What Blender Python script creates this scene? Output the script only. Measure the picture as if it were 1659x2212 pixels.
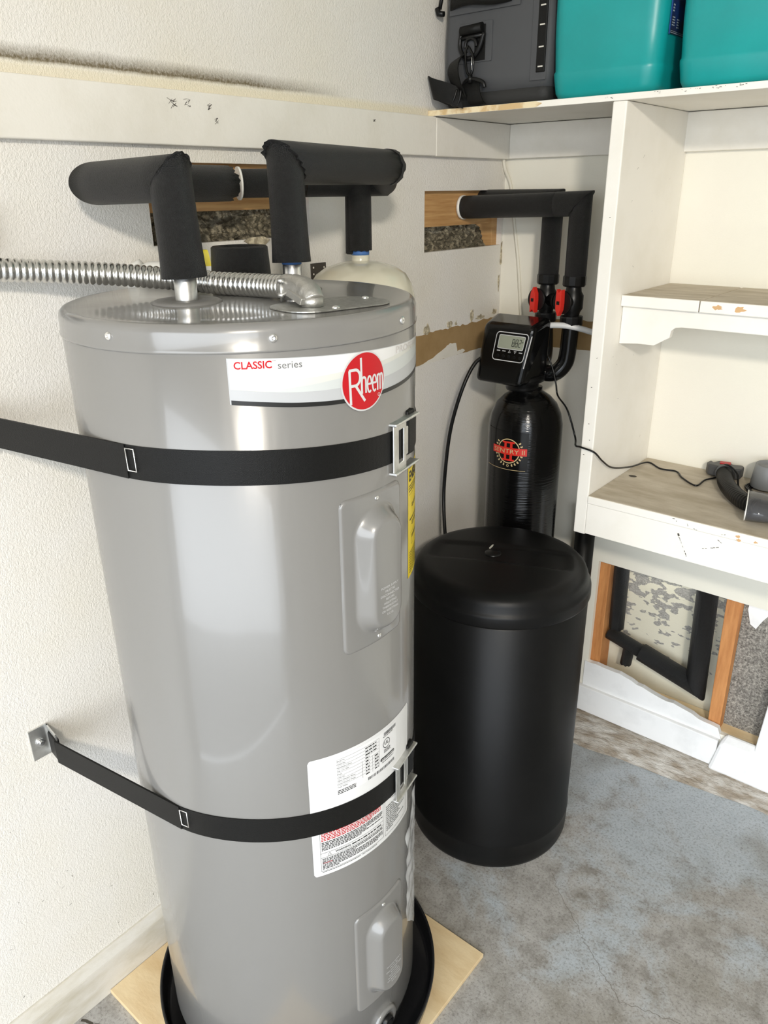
import bpy, math, random
from mathutils import Vector, Matrix, noise as mnoise

# ------------------------------------------------------------------ clear
for o in list(bpy.data.objects):
    bpy.data.objects.remove(o, do_unlink=True)
scene = bpy.context.scene
COL = scene.collection
PI = math.pi
R = math.radians

# ------------------------------------------------------------------ camera
CAMPOS = Vector((1.2623, -2.0777, 1.68))
RW = ((0.7705286, 0.2390143, -0.5908958),
      (0.6372939, -0.3062180, 0.7071683),
      (-0.0119196, -0.9214677, -0.3882721))
cam_d = bpy.data.cameras.new('camera')
cam = bpy.data.objects.new('camera', cam_d)
COL.objects.link(cam)
cam.matrix_world = Matrix(((RW[0][0], -RW[0][1], -RW[0][2], CAMPOS.x),
                           (RW[1][0], -RW[1][1], -RW[1][2], CAMPOS.y),
                           (RW[2][0], -RW[2][1], -RW[2][2], CAMPOS.z),
                           (0, 0, 0, 1)))
cam_d.sensor_fit = 'VERTICAL'
cam_d.sensor_height = 36.0
cam_d.lens = 1645.0 * 36.0 / 2212.0
cam_d.clip_start = 0.02
scene.camera = cam

# ------------------------------------------------------------------ world, lights, exposure
world = bpy.data.worlds.new('sky')
scene.world = world
world.use_nodes = True
bg = world.node_tree.nodes['Background']
bg.inputs['Color'].default_value = (0.86, 0.925, 1.0, 1)
bg.inputs['Strength'].default_value = 9.0

def area(name, loc, target, sx, sy, power, col, shape='RECTANGLE'):
    d = bpy.data.lights.new(name, 'AREA')
    d.shape = shape
    d.size = sx
    d.size_y = sy
    d.energy = power
    d.color = col
    o = bpy.data.objects.new(name, d)
    COL.objects.link(o)
    o.location = loc
    o.rotation_euler = (Vector(target) - Vector(loc)).to_track_quat('-Z', 'Y').to_euler()
    return o
# daylight through the open garage door behind the camera
door = area('garage_door_daylight', (1.90, -3.28, 1.10), (1.90, 0.0, 1.10), 3.4, 2.2, 1, (1, 1, 1))
door.data.cycles.is_portal = True
# ceiling lamp of the garage
area('ceiling_lamp_light', (2.3, -3.02, 2.49), (0.4, -0.4, 1.1), 0.26, 0.26, 58, (1.0, 0.93, 0.82), 'DISK').data.spread = R(125)

vs = scene.view_settings
vs.view_transform = 'Standard'
vs.look = 'None'
vs.gamma = 1.0
vs.use_curve_mapping = False
vs.exposure = -0.58

# ------------------------------------------------------------------ materials
MATS = {}
def nmat(name):
    m = bpy.data.materials.new(name)
    m.use_nodes = True
    MATS[name] = m
    nt = m.node_tree
    return m, nt, nt.nodes['Principled BSDF']

def N(nt, t, **kw):
    n = nt.nodes.new(t)
    for k, v in kw.items():
        if k.startswith('_'):
            setattr(n, k[1:], v)
        else:
            n.inputs[k.replace('_', ' ')].default_value = v
    return n

def ramp(nt, fac, stops):
    r = nt.nodes.new('ShaderNodeValToRGB')
    els = r.color_ramp.elements
    while len(els) > 1:
        els.remove(els[-1])
    els[0].position, els[0].color = stops[0][0], (*stops[0][1], 1)
    for p, c in stops[1:]:
        e = els.new(p)
        e.color = (*c, 1)
    nt.links.new(fac, r.inputs['Fac'])
    return r

def mixc(nt, fac, a, b):
    m = nt.nodes.new('ShaderNodeMix')
    m.data_type = 'RGBA'
    if isinstance(fac, float):
        m.inputs[0].default_value = fac
    else:
        nt.links.new(fac, m.inputs[0])
    for i, s in ((6, a), (7, b)):
        if isinstance(s, tuple):
            m.inputs[i].default_value = (*s, 1)
        else:
            nt.links.new(s, m.inputs[i])
    return m.outputs[2]

def math_(nt, op, a, b=0.0, c=None):
    m = nt.nodes.new('ShaderNodeMath')
    m.operation = op
    for i, s in enumerate((a, b) if c is None else (a, b, c)):
        if isinstance(s, (int, float)):
            m.inputs[i].default_value = s
        else:
            nt.links.new(s, m.inputs[i])
    return m.outputs[0]

def coords(nt, scale=(1, 1, 1), rot=(0, 0, 0)):
    tc = nt.nodes.new('ShaderNodeTexCoord')
    mp = nt.nodes.new('ShaderNodeMapping')
    mp.inputs['Scale'].default_value = scale
    mp.inputs['Rotation'].default_value = rot
    nt.links.new(tc.outputs['Object'], mp.inputs['Vector'])
    return mp.outputs['Vector']

def noise(nt, vec, scale, detail=4, rough=0.55, dist=0.0):
    n = nt.nodes.new('ShaderNodeTexNoise')
    n.inputs['Scale'].default_value = scale
    n.inputs['Detail'].default_value = detail
    n.inputs['Roughness'].default_value = rough
    n.inputs['Distortion'].default_value = dist
    nt.links.new(vec, n.inputs['Vector'])
    return n.outputs['Fac']

def bump(nt, b, h, strength, dist):
    n = nt.nodes.new('ShaderNodeBump')
    n.inputs['Strength'].default_value = strength
    n.inputs['Distance'].default_value = dist
    nt.links.new(h, n.inputs['Height'])
    nt.links.new(n.outputs['Normal'], b.inputs['Normal'])
    return n

def M(name, col, rough=0.5, metal=0.0, vary=None, bmp=None, coat=0.0, spec=None, vscale=(1, 1, 1)):
    """plain principled; vary=(scale, col2, lo, hi); bmp=(scale, strength, dist)"""
    m, nt, b = nmat(name)
    b.inputs['Base Color'].default_value = (*col, 1)
    b.inputs['Roughness'].default_value = rough
    b.inputs['Metallic'].default_value = metal
    b.inputs['Coat Weight'].default_value = coat
    if spec is not None:
        b.inputs['Specular IOR Level'].default_value = spec
    if vary or bmp:
        vec = coords(nt, vscale)
    if vary:
        f = noise(nt, vec, vary[0], 6, 0.6)
        r = ramp(nt, f, [(vary[2], col), (vary[3], vary[1])])
        nt.links.new(r.outputs['Color'], b.inputs['Base Color'])
    if bmp:
        f = noise(nt, vec, bmp[0], 3, 0.6)
        bump(nt, b, f, bmp[1], bmp[2])
    return m

def wall_mat(name, base, stain=False, texture=1.0, warm=(0.79, 0.745, 0.65)):
    m, nt, b = nmat(name)
    vec = coords(nt)
    low = noise(nt, vec, 2.3, 4, 0.55)
    col = ramp(nt, low, [(0.40, base), (0.72, warm)]).outputs['Color']
    fine = noise(nt, vec, 60, 5, 0.7)
    specks = ramp(nt, fine, [(0.70, (0, 0, 0)), (0.76, (1, 1, 1))]).outputs['Color']
    col = mixc(nt, math_(nt, 'MULTIPLY', specks, 0.18), col, (0.30, 0.27, 0.20))
    if stain:
        sx = nt.nodes.new('ShaderNodeSeparateXYZ')
        nt.links.new(vec, sx.inputs[0])
        y, z = sx.outputs['Y'], sx.outputs['Z']
        # dirt line a finger's breadth above the board, fading towards the corner
        wob = math_(nt, 'MULTIPLY_ADD', noise(nt, vec, 14, 3), 0.010, 1.8665)
        up = math_(nt, 'SUBTRACT', z, wob)
        hi = math_(nt, 'MULTIPLY', up, 45.0)
        lo = math_(nt, 'MULTIPLY', up, -170.0)
        d = math_(nt, 'SUBTRACT', 1.0, math_(nt, 'MAXIMUM', hi, lo))
        d = math_(nt, 'MAXIMUM', d, 0.0)
        fade = nt.nodes.new('ShaderNodeMapRange')
        nt.links.new(y, fade.inputs['Value'])
        fade.inputs['From Min'].default_value = -0.95
        fade.inputs['From Max'].default_value = -0.66
        fade.inputs['To Min'].default_value = 1.0
        fade.inputs['To Max'].default_value = 0.0
        d = math_(nt, 'MULTIPLY', d, fade.outputs[0])
        g = math_(nt, 'MULTIPLY_ADD', noise(nt, vec, 210, 3, 0.7), 1.6, 0.25)
        d = math_(nt, 'MULTIPLY', math_(nt, 'MULTIPLY', d, g), 0.95)
        col = mixc(nt, d, col, (0.16, 0.125, 0.07))
        # yellower old paint just above the board
        e = nt.nodes.new('ShaderNodeMapRange')
        nt.links.new(z, e.inputs['Value'])
        e.inputs['From Min'].default_value = 1.862
        e.inputs['From Max'].default_value = 1.872
        e.inputs['To Min'].default_value = 0.6
        e.inputs['To Max'].default_value = 0.0
        above = math_(nt, 'GREATER_THAN', z, 1.84)
        col = mixc(nt, math_(nt, 'MULTIPLY', e.outputs[0], above), col, (0.78, 0.69, 0.48))
    nt.links.new(col, b.inputs['Base Color'])
    b.inputs['Roughness'].default_value = 0.62
    # orange peel spray texture
    v2 = coords(nt, (1, 1, 0.75))
    n1 = noise(nt, v2, 210, 4, 0.6, 0.4)
    n2 = noise(nt, v2, 480, 2, 0.5)
    h = math_(nt, 'MULTIPLY_ADD', n2, 0.45, n1)
    bump(nt, b, h, 0.55 * texture, 0.006 * texture)
    return m

wall_mat('paint_wall_left', (0.82, 0.79, 0.745), stain=True, texture=0.8)
wall_mat('paint_wall_back', (0.82, 0.79, 0.68), texture=0.35)
M('paint_trim', (0.81, 0.775, 0.70), 0.42, vary=(9, (0.73, 0.69, 0.60), 0.45, 0.8), bmp=(45, 0.25, 0.003))
M('paint_shelf', (0.86, 0.83, 0.76), 0.45, vary=(7, (0.80, 0.765, 0.68), 0.45, 0.8), bmp=(30, 0.15, 0.003))
M('paint_ceiling', (0.75, 0.74, 0.70), 0.8)
M('board_raw', (0.42, 0.38, 0.32), 0.8, vary=(4, (0.30, 0.26, 0.21), 0.4, 0.7))
M('paint_dirty', (0.66, 0.625, 0.55), 0.5, vary=(8, (0.50, 0.45, 0.34), 0.42, 0.75), bmp=(45, 0.3, 0.003), vscale=(1, 1, 3))
M('paint_fresh', (0.86, 0.86, 0.85), 0.45, vary=(11, (0.74, 0.74, 0.73), 0.5, 0.8), bmp=(40, 0.2, 0.003))
M('paint_edge_chip', (0.62, 0.44, 0.22), 0.7, vary=(28, (0.80, 0.68, 0.45), 0.44, 0.56), bmp=(50, 0.4, 0.003))
M('shelf_dust', (0.42, 0.36, 0.27), 0.85, vary=(9, (0.60, 0.54, 0.44), 0.35, 0.72), bmp=(60, 0.2, 0.002), vscale=(1, 3.0, 1))
M('wood_blocking', (0.60, 0.36, 0.15), 0.6, vary=(7, (0.43, 0.22, 0.075), 0.38, 0.66), bmp=(40, 0.2, 0.002), vscale=(1, 0.8, 14))
M('wood_stud', (0.60, 0.27, 0.09), 0.65, vary=(9, (0.42, 0.16, 0.045), 0.35, 0.7), bmp=(40, 0.3, 0.002), vscale=(8, 1, 1))
M('plywood', (0.78, 0.62, 0.38), 0.6, vary=(6, (0.60, 0.41, 0.20), 0.40, 0.80), bmp=(60, 0.25, 0.002), vscale=(1, 2.2, 1))
M('paper_brown', (0.36, 0.235, 0.105), 0.85, vary=(16, (0.30, 0.19, 0.075), 0.4, 0.7), bmp=(60, 0.2, 0.002))
M('plaster_crumb', (0.34, 0.29, 0.20), 0.95, vary=(70, (0.70, 0.62, 0.45), 0.45, 0.6))
M('insulation', (0.10, 0.085, 0.055), 1.0, vary=(90, (0.36, 0.31, 0.21), 0.46, 0.66), bmp=(120, 1.0, 0.01))
M('cavity_dark', (0.03, 0.026, 0.02), 1.0)
M('steel_galv', (0.74, 0.74, 0.72), 0.40, 1.0, vary=(60, (0.58, 0.58, 0.56), 0.4, 0.7))
M('steel_bright', (0.84, 0.84, 0.84), 0.26, 1.0)
M('steel_zinc', (0.55, 0.55, 0.53), 0.42, 1.0, vary=(120, (0.40, 0.40, 0.38), 0.4, 0.65), bmp=(180, 0.15, 0.001))
M('steel_conduit', (0.66, 0.655, 0.63), 0.27, 1.0)
M('steel_dark', (0.075, 0.065, 0.055), 0.55, 0.3)
M('zinc_cast', (0.55, 0.54, 0.51), 0.5, 1.0, bmp=(170, 0.5, 0.002))
M('foam_black', (0.008, 0.008, 0.008), 0.42, vary=(150, (0.015, 0.015, 0.015), 0.4, 0.7), bmp=(620, 1.0, 0.005), spec=0.55)
M('plastic_black', (0.005, 0.005, 0.005), 0.34, spec=0.3)
M('plastic_black_gloss', (0.004, 0.004, 0.004), 0.15, spec=0.35)
M('plastic_black_matte', (0.004, 0.004, 0.004), 0.40, vary=(5, (0.007, 0.007, 0.007), 0.4, 0.8), bmp=(300, 0.04, 0.001), spec=0.2)
M('pan_black', (0.012, 0.012, 0.013), 0.17)
M('rubber_dark', (0.016, 0.015, 0.014), 0.6)
M('rubber_grey', (0.16, 0.155, 0.145), 0.5)
M('plastic_white', (0.80, 0.79, 0.74), 0.35)
M('plastic_tube', (0.62, 0.62, 0.61), 0.3)
M('plastic_red', (0.62, 0.025, 0.015), 0.35)
M('plastic_grey', (0.20, 0.205, 0.205), 0.45)
M('plastic_grey_dark', (0.055, 0.055, 0.055), 0.42)
M('plastic_teal', (0.004, 0.275, 0.27), 0.36, vary=(5, (0.006, 0.325, 0.32), 0.4, 0.7), bmp=(160, 0.06, 0.001))
M('tank_cream', (0.66, 0.625, 0.50), 0.20, coat=0.5)
M('tape_blue', (0.06, 0.16, 0.42), 0.5)
M('mesh_yellow', (0.72, 0.58, 0.03), 0.45)
M('bag_shell', (0.060, 0.062, 0.066), 0.62, bmp=(260, 0.15, 0.001))
M('bag_base', (0.017, 0.017, 0.016), 0.7, bmp=(200, 0.3, 0.001))
M('stitch_white', (0.65, 0.63, 0.56), 0.7)
M('sticker_blue', (0.015, 0.04, 0.16), 0.35, vary=(20, (0.03, 0.03, 0.035), 0.4, 0.6))
M('sticker_edge', (0.03, 0.10, 0.36), 0.4)
M('print_pale', (0.45, 0.50, 0.55), 0.5)
M('label_white', (0.72, 0.72, 0.71), 0.35, spec=0.3)
M('label_paper', (0.76, 0.76, 0.755), 0.45, spec=0.3)
M('label_cream', (0.63, 0.635, 0.59), 0.35, spec=0.3)
M('label_mid', (0.55, 0.575, 0.565), 0.35, spec=0.3)
M('label_grey', (0.45, 0.46, 0.47), 0.35, spec=0.3)
M('print_black', (0.012, 0.012, 0.012), 0.4)
M('print_grey', (0.13, 0.13, 0.13), 0.5)
M('print_faint', (0.58, 0.55, 0.53), 0.4)
M('print_red', (0.47, 0.008, 0.014), 0.3, spec=0.25)
M('silver_print_and_glint', (0.58, 0.58, 0.58), 0.35)
M('print_gold', (0.55, 0.42, 0.22), 0.4)
M('label_yellow', (0.84, 0.64, 0.02), 0.35)
M('lcd', (0.30, 0.32, 0.25), 0.15)
M('lcd_ink', (0.045, 0.05, 0.04), 0.4)
M('cable_white', (0.72, 0.68, 0.57), 0.5)
M('marker_scuff', (0.07, 0.06, 0.05), 0.9)
M('filler_tan', (0.62, 0.38, 0.18), 0.7)

def webbing():
    m, nt, b = nmat('webbing')
    b.inputs['Base Color'].default_value = (0.0045, 0.0045, 0.0042, 1)
    b.inputs['Specular IOR Level'].default_value = 0.22
    b.inputs['Roughness'].default_value = 0.40
    vec = coords(nt)
    v = nt.nodes.new('ShaderNodeTexVoronoi')
    v.inputs['Scale'].default_value = 1000
    nt.links.new(vec, v.inputs['Vector'])
    bump(nt, b, v.outputs['Distance'], 0.35, 0.001)
webbing()

def heater_paint():
    m, nt, b = nmat('heater_paint')
    b.inputs['Base Color'].default_value = (0.205, 0.200, 0.189, 1)
    b.inputs['Roughness'].default_value = 0.26
    b.inputs['Metallic'].default_value = 0.06
    b.inputs['Coat Weight'].default_value = 0.45
    b.inputs['Coat Roughness'].default_value = 0.07
    vec = coords(nt, (1, 1, 0.12))
    f = noise(nt, vec, 26, 2, 0.5)
    bump(nt, b, f, 0.22, 0.004)
heater_paint()

def tank_wrap():
    m, nt, b = nmat('tank_wound')
    b.inputs['Base Color'].default_value = (0.003, 0.003, 0.003, 1)
    b.inputs['Specular IOR Level'].default_value = 0.4
    b.inputs['Roughness'].default_value = 0.13
    vec = coords(nt, (6, 6, 260))
    f = noise(nt, vec, 1.0, 3, 0.6)
    bump(nt, b, f, 0.45, 0.002)
tank_wrap()

def floor_mat():
    m, nt, b = nmat('concrete_floor')
    vec = coords(nt)
    big = noise(nt, vec, 3.0, 5, 0.6, 0.6)
    mid = noise(nt, vec, 16, 6, 0.7)
    fine = noise(nt, vec, 150, 5, 0.75)
    c = ramp(nt, mid, [(0.30, (0.22, 0.205, 0.18)), (0.48, (0.37, 0.355, 0.33)), (0.70, (0.47, 0.455, 0.43))]).outputs['Color']
    # worn blue-grey paint
    sx = nt.nodes.new('ShaderNodeSeparateXYZ')
    nt.links.new(vec, sx.inputs[0])
    bias = math_(nt, 'MULTIPLY_ADD', sx.outputs['Y'], 0.26, 0.15)      # more paint towards the back wall
    pm = math_(nt, 'ADD', math_(nt, 'MULTIPLY_ADD', mid, 0.30, math_(nt, 'MULTIPLY_ADD', fine, 0.16, big)), bias)
    mask = ramp(nt, pm, [(0.71, (0, 0, 0)), (0.84, (1, 1, 1))]).outputs['Color']
    c = mixc(nt, math_(nt, 'MULTIPLY', mask, 0.66), c, (0.46, 0.525, 0.575))
    grime = ramp(nt, noise(nt, vec, 2.6, 5, 0.65), [(0.54, (0, 0, 0)), (0.68, (1, 1, 1))]).outputs['Color']
    c = mixc(nt, math_(nt, 'MULTIPLY', grime, 0.50), c, (0.19, 0.165, 0.115))
    dark = ramp(nt, fine, [(0.32, (1, 1, 1)), (0.50, (0, 0, 0))]).outputs['Color']
    c = mixc(nt, math_(nt, 'MULTIPLY', dark, 0.70), c, (0.11, 0.10, 0.085))
    lite = ramp(nt, noise(nt, vec, 230, 5, 0.85), [(0.56, (0, 0, 0)), (0.66, (1, 1, 1))]).outputs['Color']
    c = mixc(nt, math_(nt, 'MULTIPLY', lite, 0.50), c, (0.64, 0.63, 0.60))
    nt.links.new(c, b.inputs['Base Color'])
    b.inputs['Roughness'].default_value = 0.55
    bump(nt, b, math_(nt, 'MULTIPLY_ADD', mid, 1.5, fine), 0.18, 0.004)
floor_mat()
M('concrete_rough', (0.30, 0.25, 0.19), 0.9, vary=(22, (0.58, 0.55, 0.50), 0.38, 0.66), bmp=(55, 0.9, 0.012), vscale=(0.6, 1.6, 1.6))
M('asphalt', (0.20, 0.20, 0.20), 0.85, vary=(3, (0.26, 0.26, 0.255), 0.4, 0.7))
M('crack_dark', (0.07, 0.06, 0.045), 1.0)
M('crack_fine', (0.15, 0.13, 0.10), 1.0)

def stucco():
    m, nt, b = nmat('stucco_grey')
    vec = coords(nt)
    f = noise(nt, vec, 190, 4, 0.75)
    c = ramp(nt, f, [(0.36, (0.13, 0.12, 0.105)), (0.56, (0.40, 0.375, 0.33)), (0.68, (0.66, 0.62, 0.54))]).outputs['Color']
    nt.links.new(c, b.inputs['Base Color'])
    b.inputs['Roughness'].default_value = 0.95
    bump(nt, b, f, 0.9, 0.008)
    m, nt, b = nmat('scraped_panel')
    vec = coords(nt, (1, 1, 1.9), (0, .5, 0))
    f = noise(nt, vec, 26, 3, 0.5)
    g = noise(nt, vec, 200, 4, 0.7)
    sx = nt.nodes.new('ShaderNodeSeparateXYZ')
    nt.links.new(coords(nt), sx.inputs[0])
    f2 = math_(nt, 'ADD', f, math_(nt, 'MULTIPLY_ADD', sx.outputs['Z'], 0.75, -0.34))
    mask = ramp(nt, f2, [(0.535, (0, 0, 0)), (0.55, (1, 1, 1))]).outputs['Color']
    grey = ramp(nt, g, [(0.35, (0.20, 0.19, 0.17)), (0.65, (0.42, 0.40, 0.36))]).outputs['Color']
    c = mixc(nt, mask, (0.66, 0.62, 0.49), grey)
    nt.links.new(c, b.inputs['Base Color'])
    b.inputs['Roughness'].default_value = 0.8
    bump(nt, b, g, 0.3, 0.003)
stucco()

def clear_plastic(name, tint, alpha):
    m, nt, b = nmat(name)
    b.inputs['Base Color'].default_value = (*tint, 1)
    b.inputs['Roughness'].default_value = 0.08
    b.inputs['IOR'].default_value = 1.45
    b.inputs['Alpha'].default_value = alpha
clear_plastic('plastic_clear', (0.80, 0.81, 0.81), 0.58)
clear_plastic('plastic_smoke', (0.10, 0.10, 0.105), 0.72)

# ------------------------------------------------------------------ geometry collector
class G:
    def __init__(s):
        s.v, s.f, s.s = [], [], []
    def add(s, vs, fs, smooth=False):
        b = len(s.v)
        s.v += [tuple(v) for v in vs]
        s.f += [tuple(b + i for i in f) for f in fs]
        s.s += [smooth] * len(fs)
        return s
    def hexa(s, p):                       # 8 corners: bottom 4 ccw, top 4 ccw
        return s.add(p, [(3, 2, 1, 0), (4, 5, 6, 7), (0, 1, 5, 4), (1, 2, 6, 5), (2, 3, 7, 6), (3, 0, 4, 7)])
    def box(s, x0, x1, y0, y1, z0, z1):
        return s.hexa([(x0, y0, z0), (x1, y0, z0), (x1, y1, z0), (x0, y1, z0),
                       (x0, y0, z1), (x1, y0, z1), (x1, y1, z1), (x0, y1, z1)])
    def obox(s, c, ax, ay, az):           # oriented box from centre and half axes
        c, ax, ay, az = map(Vector, (c, ax, ay, az))
        q = [c + a * ax + b * ay + d * az for d in (-1, 1) for a, b in ((-1, -1), (1, -1), (1, 1), (-1, 1))]
        return s.hexa(q)
    def lathe(s, prof, cx=0.0, cy=0.0, n=64, smooth=True):
        vs, fs = [], []
        for r, z in prof:
            for i in range(n):
                a = 2 * PI * i / n
                vs.append((cx + r * math.cos(a), cy + r * math.sin(a), z))
        for k in range(len(prof) - 1):
            for i in range(n):
                j = (i + 1) % n
                fs.append((k * n + i, k * n + j, (k + 1) * n + j, (k + 1) * n + i))
        return s.add(vs, fs, smooth)
    def prism(s, poly, fn, d0, d1):       # poly in (u,v); fn(u,v,d)->xyz
        n = len(poly)
        vs = [fn(u, v, d0) for u, v in poly] + [fn(u, v, d1) for u, v in poly]
        fs = [tuple(range(n - 1, -1, -1)), tuple(range(n, 2 * n))]
        fs += [(i, (i + 1) % n, n + (i + 1) % n, n + i) for i in range(n)]
        return s.add(vs, fs)
    def patch(s, fn, u0, u1, lo, hi, nu, nv, smooth=True):
        lof = lo if callable(lo) else (lambda u: lo)
        hif = hi if callable(hi) else (lambda u: hi)
        vs, fs = [], []
        for i in range(nu + 1):
            u = u0 + (u1 - u0) * i / nu
            for j in range(nv + 1):
                v = lof(u) + (hif(u) - lof(u)) * j / nv
                vs.append(fn(u, v))
        w = nv + 1
        for i in range(nu):
            for j in range(nv):
                fs.append((i * w + j, (i + 1) * w + j, (i + 1) * w + j + 1, i * w + j + 1))
        return s.add(vs, fs, smooth)
    def disc(s, fn, cu, cv, ru, rv, n=40, rings=4):
        vs, fs = [fn(cu, cv)], []
        for k in range(1, rings + 1):
            for i in range(n):
                a = 2 * PI * i / n
                vs.append(fn(cu + ru * k / rings * math.cos(a), cv + rv * k / rings * math.sin(a)))
        for i in range(n):
            fs.append((0, 1 + i, 1 + (i + 1) % n))
        for k in range(rings - 1):
            for i in range(n):
                j = (i + 1) % n
                fs.append((1 + k * n + i, 1 + (k + 1) * n + i, 1 + (k + 1) * n + j, 1 + k * n + j))
        return s.add(vs, fs, True)
    def ribbon(s, fn, pts, w, closed=False):   # flat stroke of width w through (u,v) points
        n = len(pts)
        vs, fs = [], []
        for i in range(n):
            a = pts[(i - 1) % n] if closed or i > 0 else pts[i]
            b = pts[(i + 1) % n] if closed or i < n - 1 else pts[i]
            dx, dy = b[0] - a[0], b[1] - a[1]
            L = math.hypot(dx, dy) or 1
            nx, ny = -dy / L * w / 2, dx / L * w / 2
            vs += [fn(pts[i][0] + nx, pts[i][1] + ny), fn(pts[i][0] - nx, pts[i][1] - ny)]
        for i in range(n if closed else n - 1):
            j = (i + 1) % n
            fs.append((2 * i, 2 * i + 1, 2 * j + 1, 2 * j))
        return s.add(vs, fs)
    def rect(s, fn, u0, u1, v0, v1, nu=1):
        return s.patch(fn, u0, u1, v0, v1, nu, 1, False)
    def tube(s, pts, r, n=16, cap=True, cut0=None, cut1=None, jag0=0.0, jag1=0.0, seed=1, smooth=True):
        P = [Vector(p) for p in pts]
        m = len(P)
        rr = r if isinstance(r, (list, tuple)) else [r] * m
        D = [(P[i + 1] - P[i]).normalized() for i in range(m - 1)]
        t = D[0]
        up = Vector((0, 0, 1)) if abs(t.z) < 0.9 else Vector((1, 0, 0))
        nx = t.cross(up).normalized()
        rnd = random.Random(seed)
        vs, fs = [], []
        for i in range(m):
            d = D[min(i, m - 2)]
            din = D[max(i - 1, 0)]
            # parallel transport
            nx = (nx - din * nx.dot(din)).normalized()
            ny = din.cross(nx).normalized()
            if i == 0:
                pn = Vector(cut0) if cut0 else d
            elif i == m - 1:
                pn = Vector(cut1) if cut1 else din
            else:
                pn = (din + d)
            pn = pn.normalized()
            den = din.dot(pn)
            if abs(den) < 0.05:
                den = 0.05
            for k in range(n):
                a = 2 * PI * k / n
                o = nx * math.cos(a) * rr[i] + ny * math.sin(a) * rr[i]
                o = o - din * (o.dot(pn) / den)
                if i == 0 and jag0:
                    o = o - din * rnd.uniform(-0.3, 1) * jag0
                if i == m - 1 and jag1:
                    o = o + din * rnd.uniform(-0.3, 1) * jag1
                vs.append(P[i] + o)
        for i in range(m - 1):
            for k in range(n):
                j = (k + 1) % n
                fs.append((i * n + k, i * n + j, (i + 1) * n + j, (i + 1) * n + k))
        s.add(vs, fs, smooth)
        if cap:
            b = len(s.v) - len(vs)
            e_ = b + (m - 1) * n
            c0v = sum((Vector(s.v[b + k]) for k in range(n)), Vector()) / n
            c1v = sum((Vector(s.v[e_ + k]) for k in range(n)), Vector()) / n
            s.v += [tuple(c0v + D[0] * jag0 * 1.2), tuple(c1v - D[-1] * jag1 * 1.2)]
            c0, c1 = len(s.v) - 2, len(s.v) - 1
            for k in range(n):
                j = (k + 1) % n
                s.f.append((b + j, b + k, c0)); s.s.append(False)
                e = b + (m - 1) * n
                s.f.append((e + k, e + j, c1)); s.s.append(False)
        return s

_text_cache = {}
def text_tris(body, bold=0.0):
    key = (body, bold)
    if key in _text_cache:
        return _text_cache[key]
    c = bpy.data.curves.new('tmp_text', 'FONT')
    c.body = body
    c.size = 1.0
    c.offset = bold
    c.resolution_u = 3
    o = bpy.data.objects.new('tmp_text', c)
    COL.objects.link(o)
    dg = bpy.context.evaluated_depsgraph_get()
    me = bpy.data.meshes.new_from_object(o.evaluated_get(dg))
    vs = [tuple(v.co) for v in me.vertices]
    fs = [tuple(p.vertices) for p in me.polygons]
    bpy.data.objects.remove(o, do_unlink=True)
    bpy.data.meshes.remove(me)
    bpy.data.curves.remove(c)
    _text_cache[key] = (vs, fs)
    return vs, fs

def text(g, fn, body, u, v, h, width=None, bold=0.0, xs=1.0, align='l', slope=0.0):
    """flat lettering, cap height h, mapped through fn(u,v)"""
    vs, fs = text_tris(body, bold)
    if not vs:
        return
    x0 = min(p[0] for p in vs); x1 = max(p[0] for p in vs)
    k = h / 0.69
    sx = width / (x1 - x0) if width else k * xs
    W = (x1 - x0) * sx
    off = {'l': 0, 'c': -W / 2, 'r': -W}[align]
    g.add([fn(u + off + (p[0] - x0) * sx, v + p[1] * k + slope * (off + (p[0] - x0) * sx)) for p in vs], fs)

def fine_print(g, fn, u0, u1, v, h, seed, fill=1.0):
    """a row of word-shaped bars where the print is too small to read"""
    r = random.Random(seed)
    u = u0
    end = u0 + (u1 - u0) * fill
    while u < end:
        w = r.uniform(1.2, 4.5) * h
        g.rect(fn, u, min(u + w, end), v, v + h)
        u += w + h * 0.7

# ------------------------------------------------------------------ object helpers
def empty(name, loc, label, cat, group=None):
    o = bpy.data.objects.new(name, None)
    COL.objects.link(o)
    o.location = loc
    o.empty_display_size = 0.05
    o['label'] = label
    o['category'] = cat
    if group:
        o['group'] = group
    return o

def put(o, parent):
    if parent is not None:
        o.parent = parent
        if parent.type == 'EMPTY':
            o.matrix_parent_inverse = Matrix.Translation(-parent.location)
    return o

def make(name, g, mat, parent=None, bevel=0.0, seg=2, label=None, cat=None, group=None, kind=None):
    me = bpy.data.meshes.new(name)
    me.from_pydata(g.v, [], g.f)
    me.polygons.foreach_set('use_smooth', g.s)
    me.materials.append(MATS[mat])
    me.validate()
    me.update()
    o = bpy.data.objects.new(name, me)
    COL.objects.link(o)
    if bevel:
        b = o.modifiers.new('bevel', 'BEVEL')
        b.width = bevel
        b.segments = seg
        b.limit_method = 'ANGLE'
        b.angle_limit = R(35)
    put(o, parent)
    if label: o['label'] = label
    if cat: o['category'] = cat
    if group: o['group'] = group
    if kind: o['kind'] = kind
    return o

def struct(name, g, mat, bevel=0.0, label=None, parent=None):
    return make(name, g, mat, parent, bevel, label=label, kind='structure')

def smooth_curve(pts, n=8):
    """Catmull-Rom resample"""
    P = [Vector(p) for p in pts]
    out = []
    for i in range(len(P) - 1):
        p0 = P[max(i - 1, 0)]; p1 = P[i]; p2 = P[i + 1]; p3 = P[min(i + 2, len(P) - 1)]
        for k in range(n):
            t = k / n
            out.append(0.5 * ((2 * p1) + (p2 - p0) * t + (2 * p0 - 5 * p1 + 4 * p2 - p3) * t * t + (3 * p1 - p0 - 3 * p2 + p3) * t ** 3))
    out.append(P[-1])
    return out

# ------------------------------------------------------------------ the garage shell
ROOM_X, ROOM_Y, ROOM_Z = 4.2, -3.3, 2.60

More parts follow.
